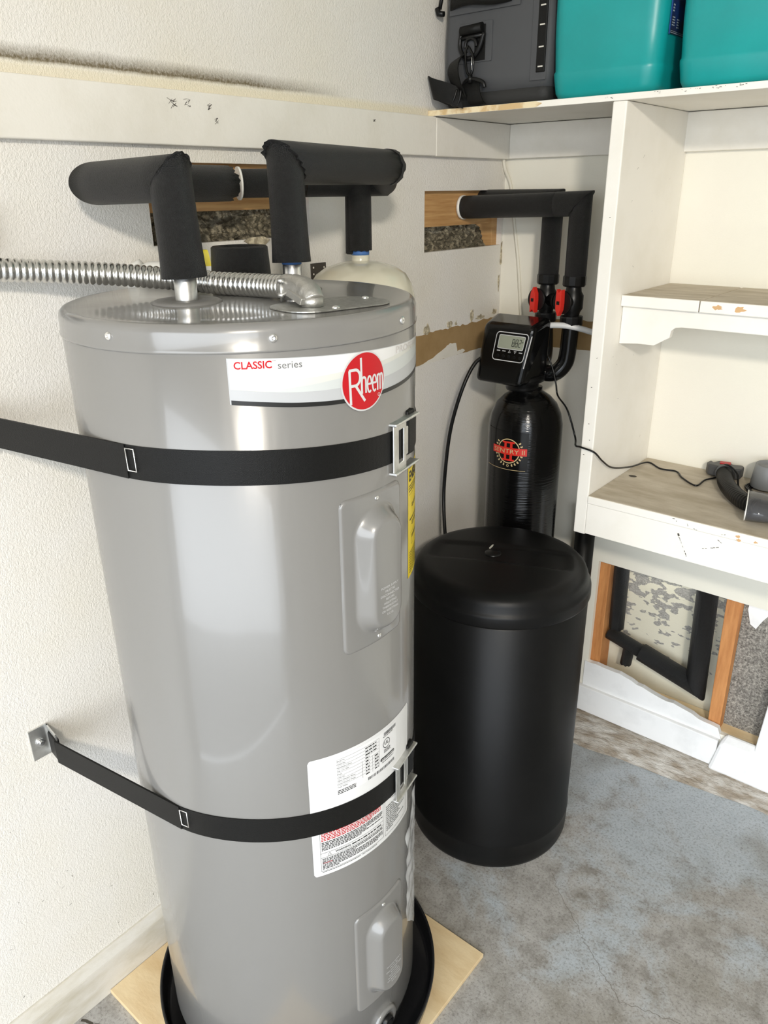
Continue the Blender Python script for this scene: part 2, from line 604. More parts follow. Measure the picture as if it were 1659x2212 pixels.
def wall_sheet(g, fn, u0, u1, v0, v1, holes, t):
    """drywall sheet with rectangular holes; fn(u,v,d) d=0 face, d=t behind"""
    us = sorted({u0, u1, *[h[0] for h in holes], *[h[1] for h in holes]})
    vs = sorted({v0, v1, *[h[2] for h in holes], *[h[3] for h in holes]})
    inside = lambda u, v: any(h[0] < u < h[1] and h[2] < v < h[3] for h in holes)
    for i in range(len(us) - 1):
        for j in range(len(vs) - 1):
            if inside((us[i] + us[i + 1]) / 2, (vs[j] + vs[j + 1]) / 2):
                continue
            for d, rev in ((0, 0), (t, 1)):
                q = [fn(us[i], vs[j], d), fn(us[i + 1], vs[j], d), fn(us[i + 1], vs[j + 1], d), fn(us[i], vs[j + 1], d)]
                g.add(q, [(3, 2, 1, 0) if rev else (0, 1, 2, 3)])
    for a, b, c, d in holes:
        loop = [(a, c), (b, c), (b, d), (a, d)]
        for k in range(4):
            p, q = loop[k], loop[(k + 1) % 4]
            g.add([fn(*p, 0), fn(*q, 0), fn(*q, t), fn(*p, t)], [(0, 1, 2, 3)])

DW = 0.016
g = G()
g.add([(-0.3, ROOM_Y, 0), (ROOM_X, ROOM_Y, 0), (ROOM_X, 0.3, 0), (-0.3, 0.3, 0)], [(0, 1, 2, 3)])
floor = struct('floor', g, 'concrete_floor', label='worn concrete garage floor with faded blue-grey paint')
g = G(); g.add([(-9, ROOM_Y - 14, -0.4), (14, ROOM_Y - 14, -0.4), (14, ROOM_Y - .1, -0.004), (-9, ROOM_Y - .1, -0.004)], [(0, 1, 2, 3)])
struct('driveway', g, 'asphalt', label='grey driveway outside the open garage door')

HOLE_A = (-1.213, -0.808, 1.592, 1.733)    # behind the heater pipes
HOLE_B = (-0.389, -0.010, 1.529, 1.679)    # beside the softener
g = G()
wall_sheet(g, lambda u, v, d: (-d, u, v), ROOM_Y, 0.02, 0.0, ROOM_Z, [HOLE_A, HOLE_B], DW)
wall_left = struct('wall_left', g, 'paint_wall_left', label='cream textured garage wall with cut openings for pipes')
g = G()
wall_sheet(g, lambda u, v, d: (u, d, v), -0.02, ROOM_X, 0.0, ROOM_Z, [(0.405, 1.45, 0.150, 0.600)], DW)
# ragged lower lip of the cut opening: the plaster falls away towards the right
wall_back = struct('wall_back', g, 'paint_wall_back', label='cream garage wall behind the built-in shelves')
g = G(); g.box(ROOM_X, ROOM_X + .1, ROOM_Y, 0.1, 0, ROOM_Z)
struct('wall_right', g, 'board_raw')
g = G(); g.box(-0.3, ROOM_X + .1, ROOM_Y, 0.3, ROOM_Z, ROOM_Z + .1)
struct('ceiling', g, 'paint_ceiling')
g = G(); g.box(-0.3, ROOM_X + .1, ROOM_Y - .1, ROOM_Y, 2.2, ROOM_Z); g.box(-0.3, 0.2, ROOM_Y - .1, ROOM_Y, 0, 2.2); g.box(3.6, ROOM_X, ROOM_Y - .1, ROOM_Y, 0, 2.2)
struct('wall_front', g, 'board_raw')

# the ceiling lamp itself
g = G(); g.lathe([(0.0, 2.52), (0.20, 2.52), (0.215, 2.54), (0.215, 2.60)], 2.3, -3.02, 40)
lamp = make('ceiling_lamp', g, 'plastic_white', label='round white ceiling lamp in the middle of the garage', cat='lamp')

# horizontal boards (1x4) on both walls
TT, TB, TD = 1.848, 1.760, 0.019
g = G(); g.box(0.0, TD, -3.2, -0.368, TB, TT)
struct('trim_1', g, 'paint_trim', 0.002, 'long cream board screwed along the left wall')
g = G(); g.box(0.0, TD, -0.3665, -0.0005, TB - .001, TT - .001)
struct('trim_2', g, 'paint_trim', 0.002, 'short cream board under the top shelf on left wall')
g = G(); g.box(TD + .0005, 3.0, -TD, 0.0, TB, TT - .001)
struct('trim_3', g, 'paint_trim', 0.002, 'cream board under the top shelf along the back wall')
# scuffs and filled screw holes on trim_1
for k, (y, z, w, h, mt) in enumerate([(-1.153, 1.826, .013, .010, 'marker_scuff'), (-1.12, 1.830, .009, .011, 'marker_scuff'),
                                  (-1.072, 1.825, .007, .007, 'marker_scuff'), (-1.058, 1.803, .006, .007, 'marker_scuff'),
                                  (-0.607, 1.828, .005, .004, 'marker_scuff')]):
    g = G(); r = random.Random(k)
    for q in range(9):
        cy, cz = y + r.uniform(-w, w) * .6, z + r.uniform(-h, h) * .6
        L, t, a = r.uniform(.2, .6) * w, r.uniform(.0004, .0011), r.uniform(-.5, .9)
        fn = lambda u, v: (TD + .0004, u, v)
        g.ribbon(fn, [(cy - L * math.cos(a), cz - L * math.sin(a)), (cy, cz + r.uniform(-t, t)), (cy + L * math.cos(a), cz + L * math.sin(a))], t)
    make('paint_chip', g, mt, bpy.data.objects['trim_1'])

# baseboards
g = G(); g.box(0, .017, ROOM_Y + .01, -0.001, 0.0, .095)
g.hexa([(0, ROOM_Y + .01, .095), (.017, ROOM_Y + .01, .095), (.017, -0.001, .095), (0, -0.001, .095),
        (0, ROOM_Y + .01, .119), (.006, ROOM_Y + .01, .119), (.006, -.001, .119), (0, -.001, .119)])
struct('baseboard_left', g, 'paint_dirty', 0.0015, 'cream painted baseboard along the left wall')
g = G(); g.box(.018, 0.845, -.018, -.0005, .040, .136)
struct('baseboard_back', g, 'paint_fresh', 0.003, 'white baseboard below the opened wall')
g = G(); g.hexa([(.83, -.03, .030), (1.6, -.03, .030), (1.6, -.0005, .030), (.83, -.0005, .030),
                 (.85, -.03, .135), (1.6, -.03, .120), (1.6, -.0005, .165), (.86, -.0005, .165)])
struct('trim_4', g, 'paint_fresh', 0.010, 'crackled white base block at right end of baseboard')
# ragged plaster lip over the baseboard
g = G(); r = random.Random(4)
top = [(.395 + .02 * i, .231 - .0035 * max(i - 4, 0) + r.uniform(-.0045, .0045)) for i in range(23)]
poly = [(.395, .134)] + top + [(.85, .134)]
poly = [poly[0], poly[-1]] + top[::-1]
g.prism(poly, lambda u, v, d: (u, d, v), -.004, .014)
make('plaster_lip', g, 'paint_fresh', wall_back, label='ragged white drywall edge under the opening')

# rough concrete footing along the back wall
g = G(); r = random.Random(8)
front = []
n = 60
vs, fs = [], []
for i in range(n + 1):
    x = 0.018 + i * (2.2 - .018) / n
    base = -0.16 + max(0, x - .3) * 0.12 if x < 1 else -.08
    yf = base + .014 * mnoise.noise((x * 9, 0, 0)) + .006 * mnoise.noise((x * 31, 3, 0))
    for j in range(6):
        t = j / 5
        y = yf * (1 - t) - .0005 * t
        z = (.0005, .013, .024, .032, .038, .040)[j] + (.004 * mnoise.noise((x * 25, t * 6, 2)) if 0 < j < 5 else 0)
        vs.append((x, y, max(z, .0004)))
for i in range(n):
    for j in range(5):
        a = i * 6 + j
        fs.append((a, a + 6, a + 7, a + 1))
g.add(vs, fs, True)
make('concrete_footing', g, 'concrete_rough', floor, label='rough brown-grey concrete footing edge')

# cracks in the floor
fl = lambda u, v: (u, v, .0006)
g = G(); r = random.Random(2)
pts = [(.643, -.655), (.683, -.698), (.765, -.753), (.796, -.785), (.862, -.83), (.925, -.871), (.981, -.852), (1.046, -.834)]
def crack(g, pts, w, seed):
    r = random.Random(seed); out = []
    for a, b in zip(pts, pts[1:]):
        for k in range(7):
            t = k / 7
            out.append((a[0] + (b[0] - a[0]) * t + r.uniform(-.004, .004), a[1] + (b[1] - a[1]) * t + r.uniform(-.004, .004)))
    out.append(pts[-1])
    g.ribbon(fl, out, w)
crack(g, pts, .0009, 1)
crack(g, [(.836, -1.01), (.855, -1.025), (.88, -1.04)], .0008, 3)
make('floor_crack', g, 'crack_fine', floor)
g = G()
crack(g, [(.02, -1.66), (.06, -1.64), (.10, -1.655), (.13, -1.62)], .006, 5)
crack(g, [(.02, -1.72), (.07, -1.69), (.12, -1.69), (.15, -1.66), (.16, -1.63)], .005, 6)
crack(g, [(.05, -1.76), (.10, -1.72), (.14, -1.70)], .004, 7)
make('floor_crack', g, 'crack_dark', floor)

# ------------------------------------------------------------------ inside the left wall openings
def cavity(hole, wood_z, seed, wood_x=-.022, stud_right=False):
    y0, y1, z0, z1 = hole
    g = G()
    g.box(wood_x - .035, wood_x, y0 - .05, y1 + .05, wood_z, z1 + .05)
    make('wood_blocking', g, 'wood_blocking', wall_left, .002, label='bare fir blocking inside the wall opening')
    g = G(); g.box(-.115, -.110, y0 - .06, y1 + .06, z0 - .06, z1 + .06)
    make('cavity_sheathing', g, 'cavity_dark', wall_left)
    # fluffy insulation
    g = G(); nu, nv = 70, 26; vs, fs = [], []
    for i in range(nu + 1):
        for j in range(nv + 1):
            y = y0 - .05 + (y1 - y0 + .1) * i / nu
            z = z0 - .05 + (wood_z - z0 + .055) * j / nv
            slope = (z - z0) * 0.45
            x = -.030 - max(slope, -.02) - .020 * mnoise.noise((y * 40 + seed, z * 40, 0)) - .012 * mnoise.noise((y * 110, z * 110, seed))
            vs.append((x - .01, y, z))
    w = nv + 1
    for i in range(nu):
        for j in range(nv):
            fs.append((i * w + j, (i + 1) * w + j, (i + 1) * w + j + 1, i * w + j + 1))
    g.add(vs, fs)
    make('insulation', g, 'insulation', wall_left, label='shredded grey-brown insulation below the blocking', kind='stuff')
cavity(HOLE_A, 1.648, 1)
cavity(HOLE_B, 1.590, 5)
g = G(); g.box(-.10, -.018, -1.222, -1.200, 1.58, 1.75)
make('wall_stud', g, 'wood_stud', wall_left, .001)
g = G(); g.box(-.10, -.0165, -.036, .012, 1.50, 1.70)
make('wall_stud', g, 'wood_blocking', wall_left, .001)
# ripped drywall paper under opening A
g = G(); r = random.Random(3)
poly = [(-1.0, 1.590), (-.985, 1.582), (-.97, 1.571), (-.955, 1.573), (-.945, 1.580), (-.93, 1.590), (-.95, 1.597), (-.985, 1.596)]
g.prism(poly, lambda u, v, d: (d, u, v), .0005, .004)
make('torn_paper', g, 'plaster_crumb', wall_left)

# bare brown paper band where a board was pulled off, both walls
def ragged(pts, amp, seed, step=.012):
    r = random.Random(seed); out = []
    for a, b in zip(pts, pts[1:]):
        L = math.hypot(b[0] - a[0], b[1] - a[1]); k = max(1, int(L / step))
        for i in range(k):
            t = i / k
            out.append((a[0] + (b[0] - a[0]) * t + r.uniform(-amp, amp) * .3, a[1] + (b[1] - a[1]) * t + r.uniform(-amp, amp)))
    out.append(pts[-1])
    return out
g = G()
lo = ragged([(-.72, 1.233), (-.001, 1.238)], .0010, 1)
hi = ragged([(-.001, 1.322), (-.25, 1.318), (-.72, 1.318)], .0030, 2)
g.prism(lo + hi, lambda u, v, d: (d, u, v), -.001, .0006)
make('bare_paper_band', g, 'paper_brown', wall_left, label='brown bare drywall paper where a board was removed')
g = G()
lo = ragged([(.001, 1.240), (.475, 1.252)], .0008, 3)
hi = ragged([(.475, 1.335), (.001, 1.325)], .0020, 4)
g.prism(lo + hi, lambda u, v, d: (u, d, v), .001, -.0006)
make('bare_paper_band', g, 'paper_brown', wall_back)
g = G()
poly = ragged([(-.43, 1.233), (-.20, 1.2375), (-.185, 1.244), (-.20, 1.250), (-.225, 1.247), (-.232, 1.272), (-.262, 1.275), (-.30, 1.262), (-.34, 1.248), (-.40, 1.236)], .0012, 9, .008)
g.prism(poly, lambda u, v, d: (d, u, v), -.001, .0012)
make('torn_paper', g, 'paint_trim', wall_left, label='ripped white paint left on the brown band')
for k, (y, z, w, h) in enumerate([(-.375, 1.322, .028, .022), (-.265, 1.325, .030, .016), (-.235, 1.326, .012, .010), (-.155, 1.332, .020, .030), (-.11, 1.328, .05, .010), (-.03, 1.334, .028, .012)]):
    g = G(); r = random.Random(k + 20)
    poly = []
    for i in range(14):
        a = PI * 2 * i / 14
        f = r.uniform(.55, 1.15)
        poly.append((y + w / 2 * math.cos(a) * f, z + (h * f * math.sin(a) if math.sin(a) > 0 else h * .35 * math.sin(a))))
    g.prism(poly, lambda u, v, d: (d, u, v), -.001, .0012)
    make('plaster_crumb', g, 'plaster_crumb', wall_left)
# small gouges beside the corner and on the wall low down
for k, (y, z, w, h) in enumerate([(-.005, 1.50, .008, .05), (-.012, 1.42, .006, .03)]):
    g = G(); r = random.Random(k + 40)
    poly = [(y + w * math.cos(2 * PI * i / 12) * r.uniform(.5, 1.1), z + h * math.sin(2 * PI * i / 12) * r.uniform(.5, 1.1)) for i in range(12)]
    g.prism(poly, lambda u, v, d: (d, u, v), -.001, .0008)
    make('plaster_gouge', g, 'plaster_crumb', wall_left)
g = G(); r = random.Random(77)
poly = [(-1.395 + .010 * math.cos(2 * PI * i / 14) * r.uniform(.6, 1.1), .375 + .022 * math.sin(2 * PI * i / 14) * r.uniform(.6, 1.1)) for i in range(14)]
g.prism(poly, lambda u, v, d: (d, u, v), -.001, .0008)
make('plaster_gouge', g, 'plaster_crumb', wall_left)
# scuffs on the lower left wall
g = G(); r = random.Random(12)
for k in range(22):
    y, z = r.uniform(-1.75, -1.40), r.uniform(.13, .75)
    L, a = r.uniform(.0015, .007), r.uniform(-1.6, 1.2)
    g.ribbon(lambda u, v: (.0008, u, v), [(y, z), (y + L * math.cos(a), z + L * math.sin(a))], r.uniform(.0004, .0011))
make('wall_scuff', g, 'marker_scuff', wall_left, kind='stuff')

# ------------------------------------------------------------------ inside the low opening of the back wall
g = G(); g.box(.38, .80, .092, .10, .05, .66)
make('scraped_board', g, 'scraped_panel', wall_back, label='cream board with grey scraped patches behind the pipes')
g = G(); g.box(.80, 1.5, .060, .10, .05, .66)
make('stucco_sheet', g, 'stucco_grey', wall_back, label='rough grey stucco behind the right bay')
g = G(); g.box(.355, .437, .018, .088, .10, .66)
make('wall_stud', g, 'wood_stud', wall_back, .002, label='orange-brown wooden stud at left of the opening')
g = G(); g.hexa([(.800, .018, .10), (.835, .018, .10), (.835, .058, .10), (.800, .058, .10),
                 (.787, .018, .66), (.828, .018, .66), (.828, .058, .66), (.787, .058, .66)])
make('wall_stud', g, 'wood_stud', wall_back, .002, label='orange-brown wooden stud right of the foam pipe')
g = G(); g.box(.355, 1.5, .018, .09, .10, .150)
make('bottom_plate', g, 'plywood', wall_back, .002)
g = G(); g.hexa([(.945, -.016, .128), (1.05, -.016, .128), (1.05, .03, .128), (.945, .03, .128),
                 (.968, -.005, .60), (1.05, -.005, .60), (1.05, .03, .60), (.968, .03, .60)])
make('white_stile', g, 'paint_fresh', wall_back, .003, label='white stile at the right edge of the opening')
g = G(); r = random.Random(31)
poly = [(.845, .600), (.900, .600), (.905, .57), (.885, .535), (.872, .505), (.855, .515), (.842, .56)]
g.prism(poly, lambda u, v, d: (u, d, v), .052, .0605)
make('paint_patch', g, 'paint_fresh', wall_back)
# insulated pipe in the opening
p = empty('wall_pipe_run', (.72, .05, .15), 'black foam-wrapped pipe with an elbow inside the opened wall', 'pipe')
m1 = Vector((0.77, 0, 1)).normalized()
a, b, c = Vector((.728, .035, .66)), Vector((.742, .035, .262)), Vector((.470, .050, .325))
d1, d2 = (b - a).normalized(), (c - b).normalized()
bis = (d1 + d2)
g = G(); g.tube([a, b], .031, 24, cut1=bis); make('foam_sleeve', g, 'foam_black', p)
g = G(); g.tube([b, (.56, .045, .304)], .030, 24, cut0=bis); make('foam_sleeve', g, 'foam_black', p)
g = G(); g.tube([(.58, .045, .300), (.445, .050, .331)], .022, 20); make('foam_sleeve', g, 'foam_black', p)
g = G(); g.tube([(.52, .046, .31), (.516, .040, .245)], .018, 18, jag1=.004); make('foam_sleeve', g, 'foam_black', p)
g = G(); g.tube([(.468, .030, .66), (.474, .030, .372)], .024, 20, jag1=.004)
make('foam_sleeve', g, 'foam_black', label='short upright black foam sleeve beside the orange stud', cat='pipe')
# black waste pipe standing behind the brine tank
g = G(); g.tube([(.372, -.05, .0405), (.372, -.05, .74)], .030, 24)
g.tube([(.372, -.05, .74), (.372, -.05, .78)], .036, 24)
make('waste_pipe', g, 'plastic_black', label='black plastic waste pipe below the shelf side panel', cat='pipe')

# ------------------------------------------------------------------ built-in shelves
sh = empty('shelf_unit', (.75, -.19, .86), 'white built-in shelf unit with worn edges on the back wall', 'shelf')
SX = 2.4
g = G(); g.box(.0005, SX, -.377, -.0005, 1.8485, 1.8615)
top = make('top_shelf', g, 'paint_shelf', sh, .001)
g = G()
lo = ragged([(.001, 1.8492), (.30, 1.8492)], .0003, 1)
hi = ragged([(.315, 1.856), (.30, 1.8612), (.001, 1.8612)], .0004, 2, .02)
g.prism(lo + hi, lambda u, v, d: (u, d, v), -.377, -.3779)
make('bare_edge', g, 'paint_edge_chip', top, label='front edge with paint worn to tan wood')
g = G(); g.box(.482, .514, -.377, -.0005, .858, 1.848)
side = make('side_panel', g, 'paint_shelf', sh, .003, 3)
# middle shelf of two planks and its notched apron
for (a, b) in ((.5145, .6945), (.6965, SX)):
    g = G(); g.box(a, b, -.300, -.0005, 1.424, 1.449)
    pl = make('shelf_plank', g, 'shelf_dust', sh, .003)
    g = G(); g.box(a, b, -.303, -.2995, 1.4235, 1.4485)
    make('painted_nosing', g, 'paint_shelf', pl, .002)
fn = lambda u, v, d: (u, d, v)
for x, z, w, h, sd_ in ((.735, 1.437, .011, .006, 1), (.782, 1.436, .012, .008, 2)):
    r = random.Random(sd_); g = G()
    g.prism([(x + w * math.cos(2 * PI * i / 12) * r.uniform(.5, 1.2), z + h * math.sin(2 * PI * i / 12) * r.uniform(.5, 1.2)) for i in range(12)], fn, -.3031, -.3036)
    make('filler_spot', g, 'filler_tan', pl)
g = G()
poly = [(.5146, 1.4235), (SX, 1.4235), (SX, 1.385), (.660, 1.385), (.645, 1.383), (.636, 1.375), (.634, 1.359), (.600, 1.338), (.560, 1.338), (.5146, 1.334)]
g.prism(poly[::-1], lambda u, v, d: (u, d, v), -.290, -.272)
make('notched_apron', g, 'paint_shelf', sh, .0015)
# lower shelf
g = G(); g.box(.5145, SX, -.377, -.0005, .946, .966)
low = make('lower_shelf', g, 'shelf_dust', sh, .002)
g = G(); g.box(.5145, SX, -.381, -.3765, .9455, .9655)
nos = make('painted_nosing', g, 'paint_shelf', low, .002)
g = G(); g.box(.5145, SX, -.379, -.360, .862, .945)
apr = make('lower_apron', g, 'paint_shelf', sh, .0015)
# marks on the apron and nosing
g = G(); fa = lambda u, v: (u, -.3796, v)
def scribble(g, fn, pts, w, seed):
    r = random.Random(seed)
    for a, b in zip(pts, pts[1:]):
        L = math.hypot(b[0] - a[0], b[1] - a[1]); k = max(2, int(L / .006))
        for i in range(k):
            if r.random() < .25: continue
            t0, t1 = i / k, (i + r.uniform(.5, 1.0)) / k
            j = lambda: r.uniform(-.0006, .0006)
            g.ribbon(fn, [(a[0] + (b[0] - a[0]) * t0 + j(), a[1] + (b[1] - a[1]) * t0 + j()), (a[0] + (b[0] - a[0]) * t1 + j(), a[1] + (b[1] - a[1]) * t1 + j())], w * r.uniform(.5, 1.3))
scribble(g, fa, [(.745, .935), (.750, .920)], .004, 1)
scribble(g, fa, [(.750, .920), (.775, .872)], .0013, 2)
scribble(g, fa, [(.800, .903), (.842, .918), (.852, .928), (.835, .936)], .0012, 3)
make('pencil_mark', g, 'marker_scuff', apr, kind='stuff')
g = G(); fb = lambda u, v: (u, -.3816, v)
scribble(g, fb, [(.715, .961), (.738, .962), (.741, .955)], .0016, 4)
scribble(g, fb, [(.764, .957), (.768, .952)], .0016, 5)
scribble(g, fb, [(.78, .950), (.79, .947)], .0012, 6)
scribble(g, fb, [(.842, .952), (.862, .956)], .0010, 7)
make('pencil_mark', g, 'marker_scuff', nos, kind='stuff')
r = random.Random(5)
for x, z in ((.878, .956), (.881, .949), (.916, .953)):
    g = G(); g.prism([(x + .005 * math.cos(2 * PI * i / 10) * r.uniform(.4, 1.2), z + .004 * math.sin(2 * PI * i / 10) * r.uniform(.4, 1.2)) for i in range(10)], fn, -.3811, -.3816)
    make('filler_spot', g, 'filler_tan', nos)
# shelf hole with cap
g = G(); g.disc(lambda u, v: (u, v, .9664), .545, -.175, .011, .008, 20, 1)
make('shelf_hole', g, 'crack_dark', low)

# scuffs on the shelf's painted faces
g = G(); ft_ = lambda u, v: (u, -.3783, v); r = random.Random(14)
for x, z, n_ in ((.585, 1.8585, 4), (.64, 1.859, 7), (.70, 1.859, 9), (.745, 1.858, 6), (.47, 1.857, 4)):
    for k in range(n_):
        a, b = x + r.uniform(-.02, .02), z + r.uniform(-.004, .002)
        g.ribbon(ft_, [(a, b), (a + r.uniform(.0008, .004), b + r.uniform(-.0006, .0006))], r.uniform(.0004, .0012))
make('edge_scuff', g, 'marker_scuff', top, kind='stuff')
g = G(); fs_ = lambda u, v: (.5144, u, v)
for k in range(16):
    y, z = r.uniform(-.33, -.04), r.uniform(1.0, 1.75)
    L_, a = r.uniform(.002, .010), r.uniform(-.3, 1.2)
    g.ribbon(fs_, [(y, z), (y + L_ * .6 * math.cos(a), z + L_ * .6 * math.sin(a)), (y + L_ * math.cos(a - .3), z + L_ * math.sin(a - .3))], r.uniform(.0003, .0007))
make('side_scuff', g, 'marker_scuff', side, kind='stuff')
g = G(); ff_ = lambda u, v: (u, -.3774, v)
for z in (1.62, 1.31, 1.24, 1.15, 1.11, 1.07):
    x = r.uniform(.487, .505)
    g.ribbon(ff_, [(x, z), (x + r.uniform(.001, .004), z + r.uniform(-.002, .004))], r.uniform(.0008, .0022))
make('side_scuff', g, 'marker_scuff', side, kind='stuff')

# cable in the corner
g = G(); g.tube(smooth_curve([(.006, -.024, 1.847), (.008, -.024, 1.75), (.022, -.0045, 1.69), (.039, -.004, 1.592), (.058, -.004, 1.49), (.070, -.004, 1.40), (.079, -.004, 1.325)], 6), .0046, 10)
make('corner_cable', g, 'cable_white', label='thin cream cable running down the wall corner', cat='cable')

# ------------------------------------------------------------------ plywood, drain pan
g = G(); g.box(.018, .628, -1.582, -.972, 0.0005, .0125)
make('plywood_board', g, 'plywood', bevel=.001, label='square plywood board on the floor under the drain pan', cat='board')
PC = (.318, -1.272)
g = G()
g.lathe([(0, .0130), (.294, .0130), (.300, .016), (.303, .030), (.305, .060), (.306, .0625), (.309, .0632), (.311, .062), (.311, .058), (.3085, .057),
         (.3075, .0575), (.306, .030), (.302, .0135), (.296, .0128)], PC[0], PC[1], 120)
make('drain_pan', g, 'pan_black', label='round glossy black drain pan under the water heater', cat='drain pan')

# ------------------------------------------------------------------ screws (one mesh each kind)
def screw_mesh(name, r, h, mat):
    g = G()
    g.lathe([(r, 0), (r, h * .35), (r * .85, h * .75), (r * .5, h), (r * .22, h), (r * .18, h * .55), (0, h * .5)], 0, 0, 16)
    me = bpy.data.meshes.new(name)
    me.from_pydata(g.v, [], g.f)
    me.polygons.foreach_set('use_smooth', g.s)
    me.materials.append(MATS[mat])
    return me
SCREW = screw_mesh('screw_head', .0058, .0034, 'steel_bright')
SCREW_S = screw_mesh('screw_head_small', .0040, .0026, 'steel_bright')
def screw(parent, loc, nrm, me=SCREW):
    o = bpy.data.objects.new('screw', me)
    COL.objects.link(o)
    o.rotation_euler = Vector(nrm).to_track_quat('Z', 'Y').to_euler()
    o.location = loc
    return put(o, parent)

# ------------------------------------------------------------------ water heater
HX, HY, HR = .3095, -1.275, .2695
def hm(a, z, off=0.0):
    t = R(a)
    return (HX + (HR + off) * math.cos(t), HY + (HR + off) * math.sin(t), z)
def hn(a):
    return (math.cos(R(a)), math.sin(R(a)), 0)
def hu(u, z, off=0.0):                      # arc length in metres
    return hm(math.degrees(u / HR), z, off)
DEG = HR * PI / 180
LZ = 1.530
wh = empty('water_heater', (HX, HY, .0135), 'tall glossy grey electric water heater strapped to the wall', 'water heater')
g = G()
g.lathe([(0, .0140), (.255, .0140), (.262, .016), (.262, .055), (HR - .002, .060), (HR, .066), (HR, 1.494), (HR - .006, 1.5)], HX, HY, 160)
make('jacket', g, 'heater_paint', wh)
g = G()
g.lathe([(HR + .0004, 1.4935), (HR + .0022, 1.4940), (HR + .0026, 1.4965), (HR + .0012, 1.4985), (HR + .0012, 1.5185), (HR - .0004, 1.5245), (HR - .0045, 1.5288), (HR - .009, LZ + .0004),
         (HR - .013, LZ - .0002), (.2, LZ), (.1, LZ + .0005), (0, LZ + .001)], HX, HY, 160)
lid = make('lid_cap', g, 'heater_paint', wh)
for a, z in ((-80, 1.5125), (-33, 1.5115), (15, 1.509), (63, 1.51), (-127, 1.512), (160, 1.51)):
    screw(lid, hm(a, z, .001), hn(a))

# brand label
tilt = lambda a: -.00020 * (a + 45)
def pw(pts):
    def f(a):
        if a <= pts[0][0]: return pts[0][1]
        for (x0, y0), (x1, y1) in zip(pts, pts[1:]):
            if a <= x1:
                t = (a - x0) / (x1 - x0)
                return y0 + (y1 - y0) * t
        return pts[-1][1]
    return f
def sm(pts):                                # smooth through control points
    q = [(p.x, p.y) for p in smooth_curve([(a, b, 0) for a, b in pts], 8)]
    return pw(q)
LA0, LA1 = -45.4, 44.0
ltop = lambda a: 1.4875 + tilt(a)
sbot = sm([(-45.5, 1.4290), (-36, 1.4242), (-26, 1.4191), (-13, 1.4150), (4.7, 1.4143), (24, 1.4185), (44, 1.428)])
stop = lambda a: sbot(a) + .0058
wA = sm([(-45.5, 1.4540), (-26, 1.4562), (-13.6, 1.4580), (10, 1.463), (44, 1.474)])
wB = sm([(-45.5, 1.4412), (-26, 1.4462), (-13.6, 1.4500), (10, 1.457), (44, 1.468)])
wC = sm([(-45.5, 1.4490), (-35, 1.4430), (-26, 1.4390), (-13.8, 1.4370), (10, 1.4390), (44, 1.452)])
def lay(name, mat, lo, hi, off, parent, a0=LA0, a1=LA1, nu=44, label=None):
    g = G(); g.patch(lambda a, z: hm(a, z, off), a0, a1, lo, hi, nu, 1)
    return make(name, g, mat, parent, label=label)
lb = lay('brand_label', 'label_grey', sbot, lambda a: ltop(a) + .0008, .0003, wh, LA0 - .4, LA1, label='white brand sticker with grey waves and red lettering')
lay('label_field', 'label_white', stop, ltop, .0006, lb)
lay('label_wave', 'label_cream', stop, wA, .0008, lb)
lay('label_wave', 'label_mid', stop, wB, .0010, lb)
lay('label_wave', 'label_grey', stop, wC, .0012, lb)
lay('black_stripe', 'print_black', sbot, stop, .0014, lb)
g = G(); text(g, lambda u, v: hu(u, v, .0012), 'CLASSIC', -44.0 * DEG, 1.4745, .0092, width=10.2 * DEG, bold=.022, slope=-.012)
make('lettering', g, 'print_red', lb, label='red word CLASSIC')
g = G(); text(g, lambda u, v: hu(u, v, .0012), 'series', -32.2 * DEG, 1.4722, .0092, width=6.8 * DEG, slope=-.02)
text(g, lambda u, v: hu(u, v, .0012), 'TM', -33.6 * DEG, 1.4815, .0022)
make('lettering', g, 'print_grey', lb, label='grey word series')
g = G(); text(g, lambda u, v: hu(u, v, .0012), 'PROFESSIONAL', 11.0 * DEG, 1.4655, .0095, width=33 * DEG, slope=-.05)
make('lettering', g, 'print_faint', lb, label='faint grey word starting PROFES')
# round badge
BC, BZ, BR = -5.0 * DEG, 1.4395, .0415
bf = lambda off: (lambda u, v: hu(BC + u * BR, BZ + v * BR - .10 * u * BR * 0, off))
g = G(); g.disc(bf(.0020), 0, 0, 1, 1, 56, 5)
bd = make('brand_badge', g, 'silver_print_and_glint', wh, label='round red brand badge with silver lettering')
g = G(); g.disc(bf(.0024), 0, 0, .945, .945, 56, 5)
make('badge_field', g, 'print_red', bd)
g = G(); q = bf(.0028); W = .095
arc = lambda cx, cy, rx, ry, a0, a1, n=14: [(cx + rx * math.cos(R(a0 + (a1 - a0) * i / n)), cy + ry * math.sin(R(a0 + (a1 - a0) * i / n))) for i in range(n + 1)]
g.ribbon(q, [(-.66, .44), (-.63, -.70)], W)
g.ribbon(q, [(-.68, .44), (-.42, .44)] + arc(-.42, .18, .20, .26, 88, -90) + [(-.64, -.08)], W)
g.ribbon(q, [(-.42, -.08), (-.02, -.66)], W)
g.ribbon(q, [(-.17, .80), (-.15, -.40)], W * .9)
g.ribbon(q, [(-.15, -.02)] + arc(-.06, .02, .09, .12, 150, 0) + [(.03, -.40)], W * .8)
for cx in (.20, .44):
    g.ribbon(q, [(cx - .09, -.12), (cx + .09, -.12)] + arc(cx, -.13, .095, .27, 5, 310, 22), W * .72)
g.ribbon(q, [(.60, .14), (.60, -.40)], W * .8)
g.ribbon(q, [(.60, -.02)] + arc(.665, .02, .065, .11, 150, 0) + [(.73, -.40)], W * .75)
g.ribbon(q, [(.73, -.02)] + arc(.795, .02, .065, .11, 150, 0) + [(.86, -.40)], W * .75)
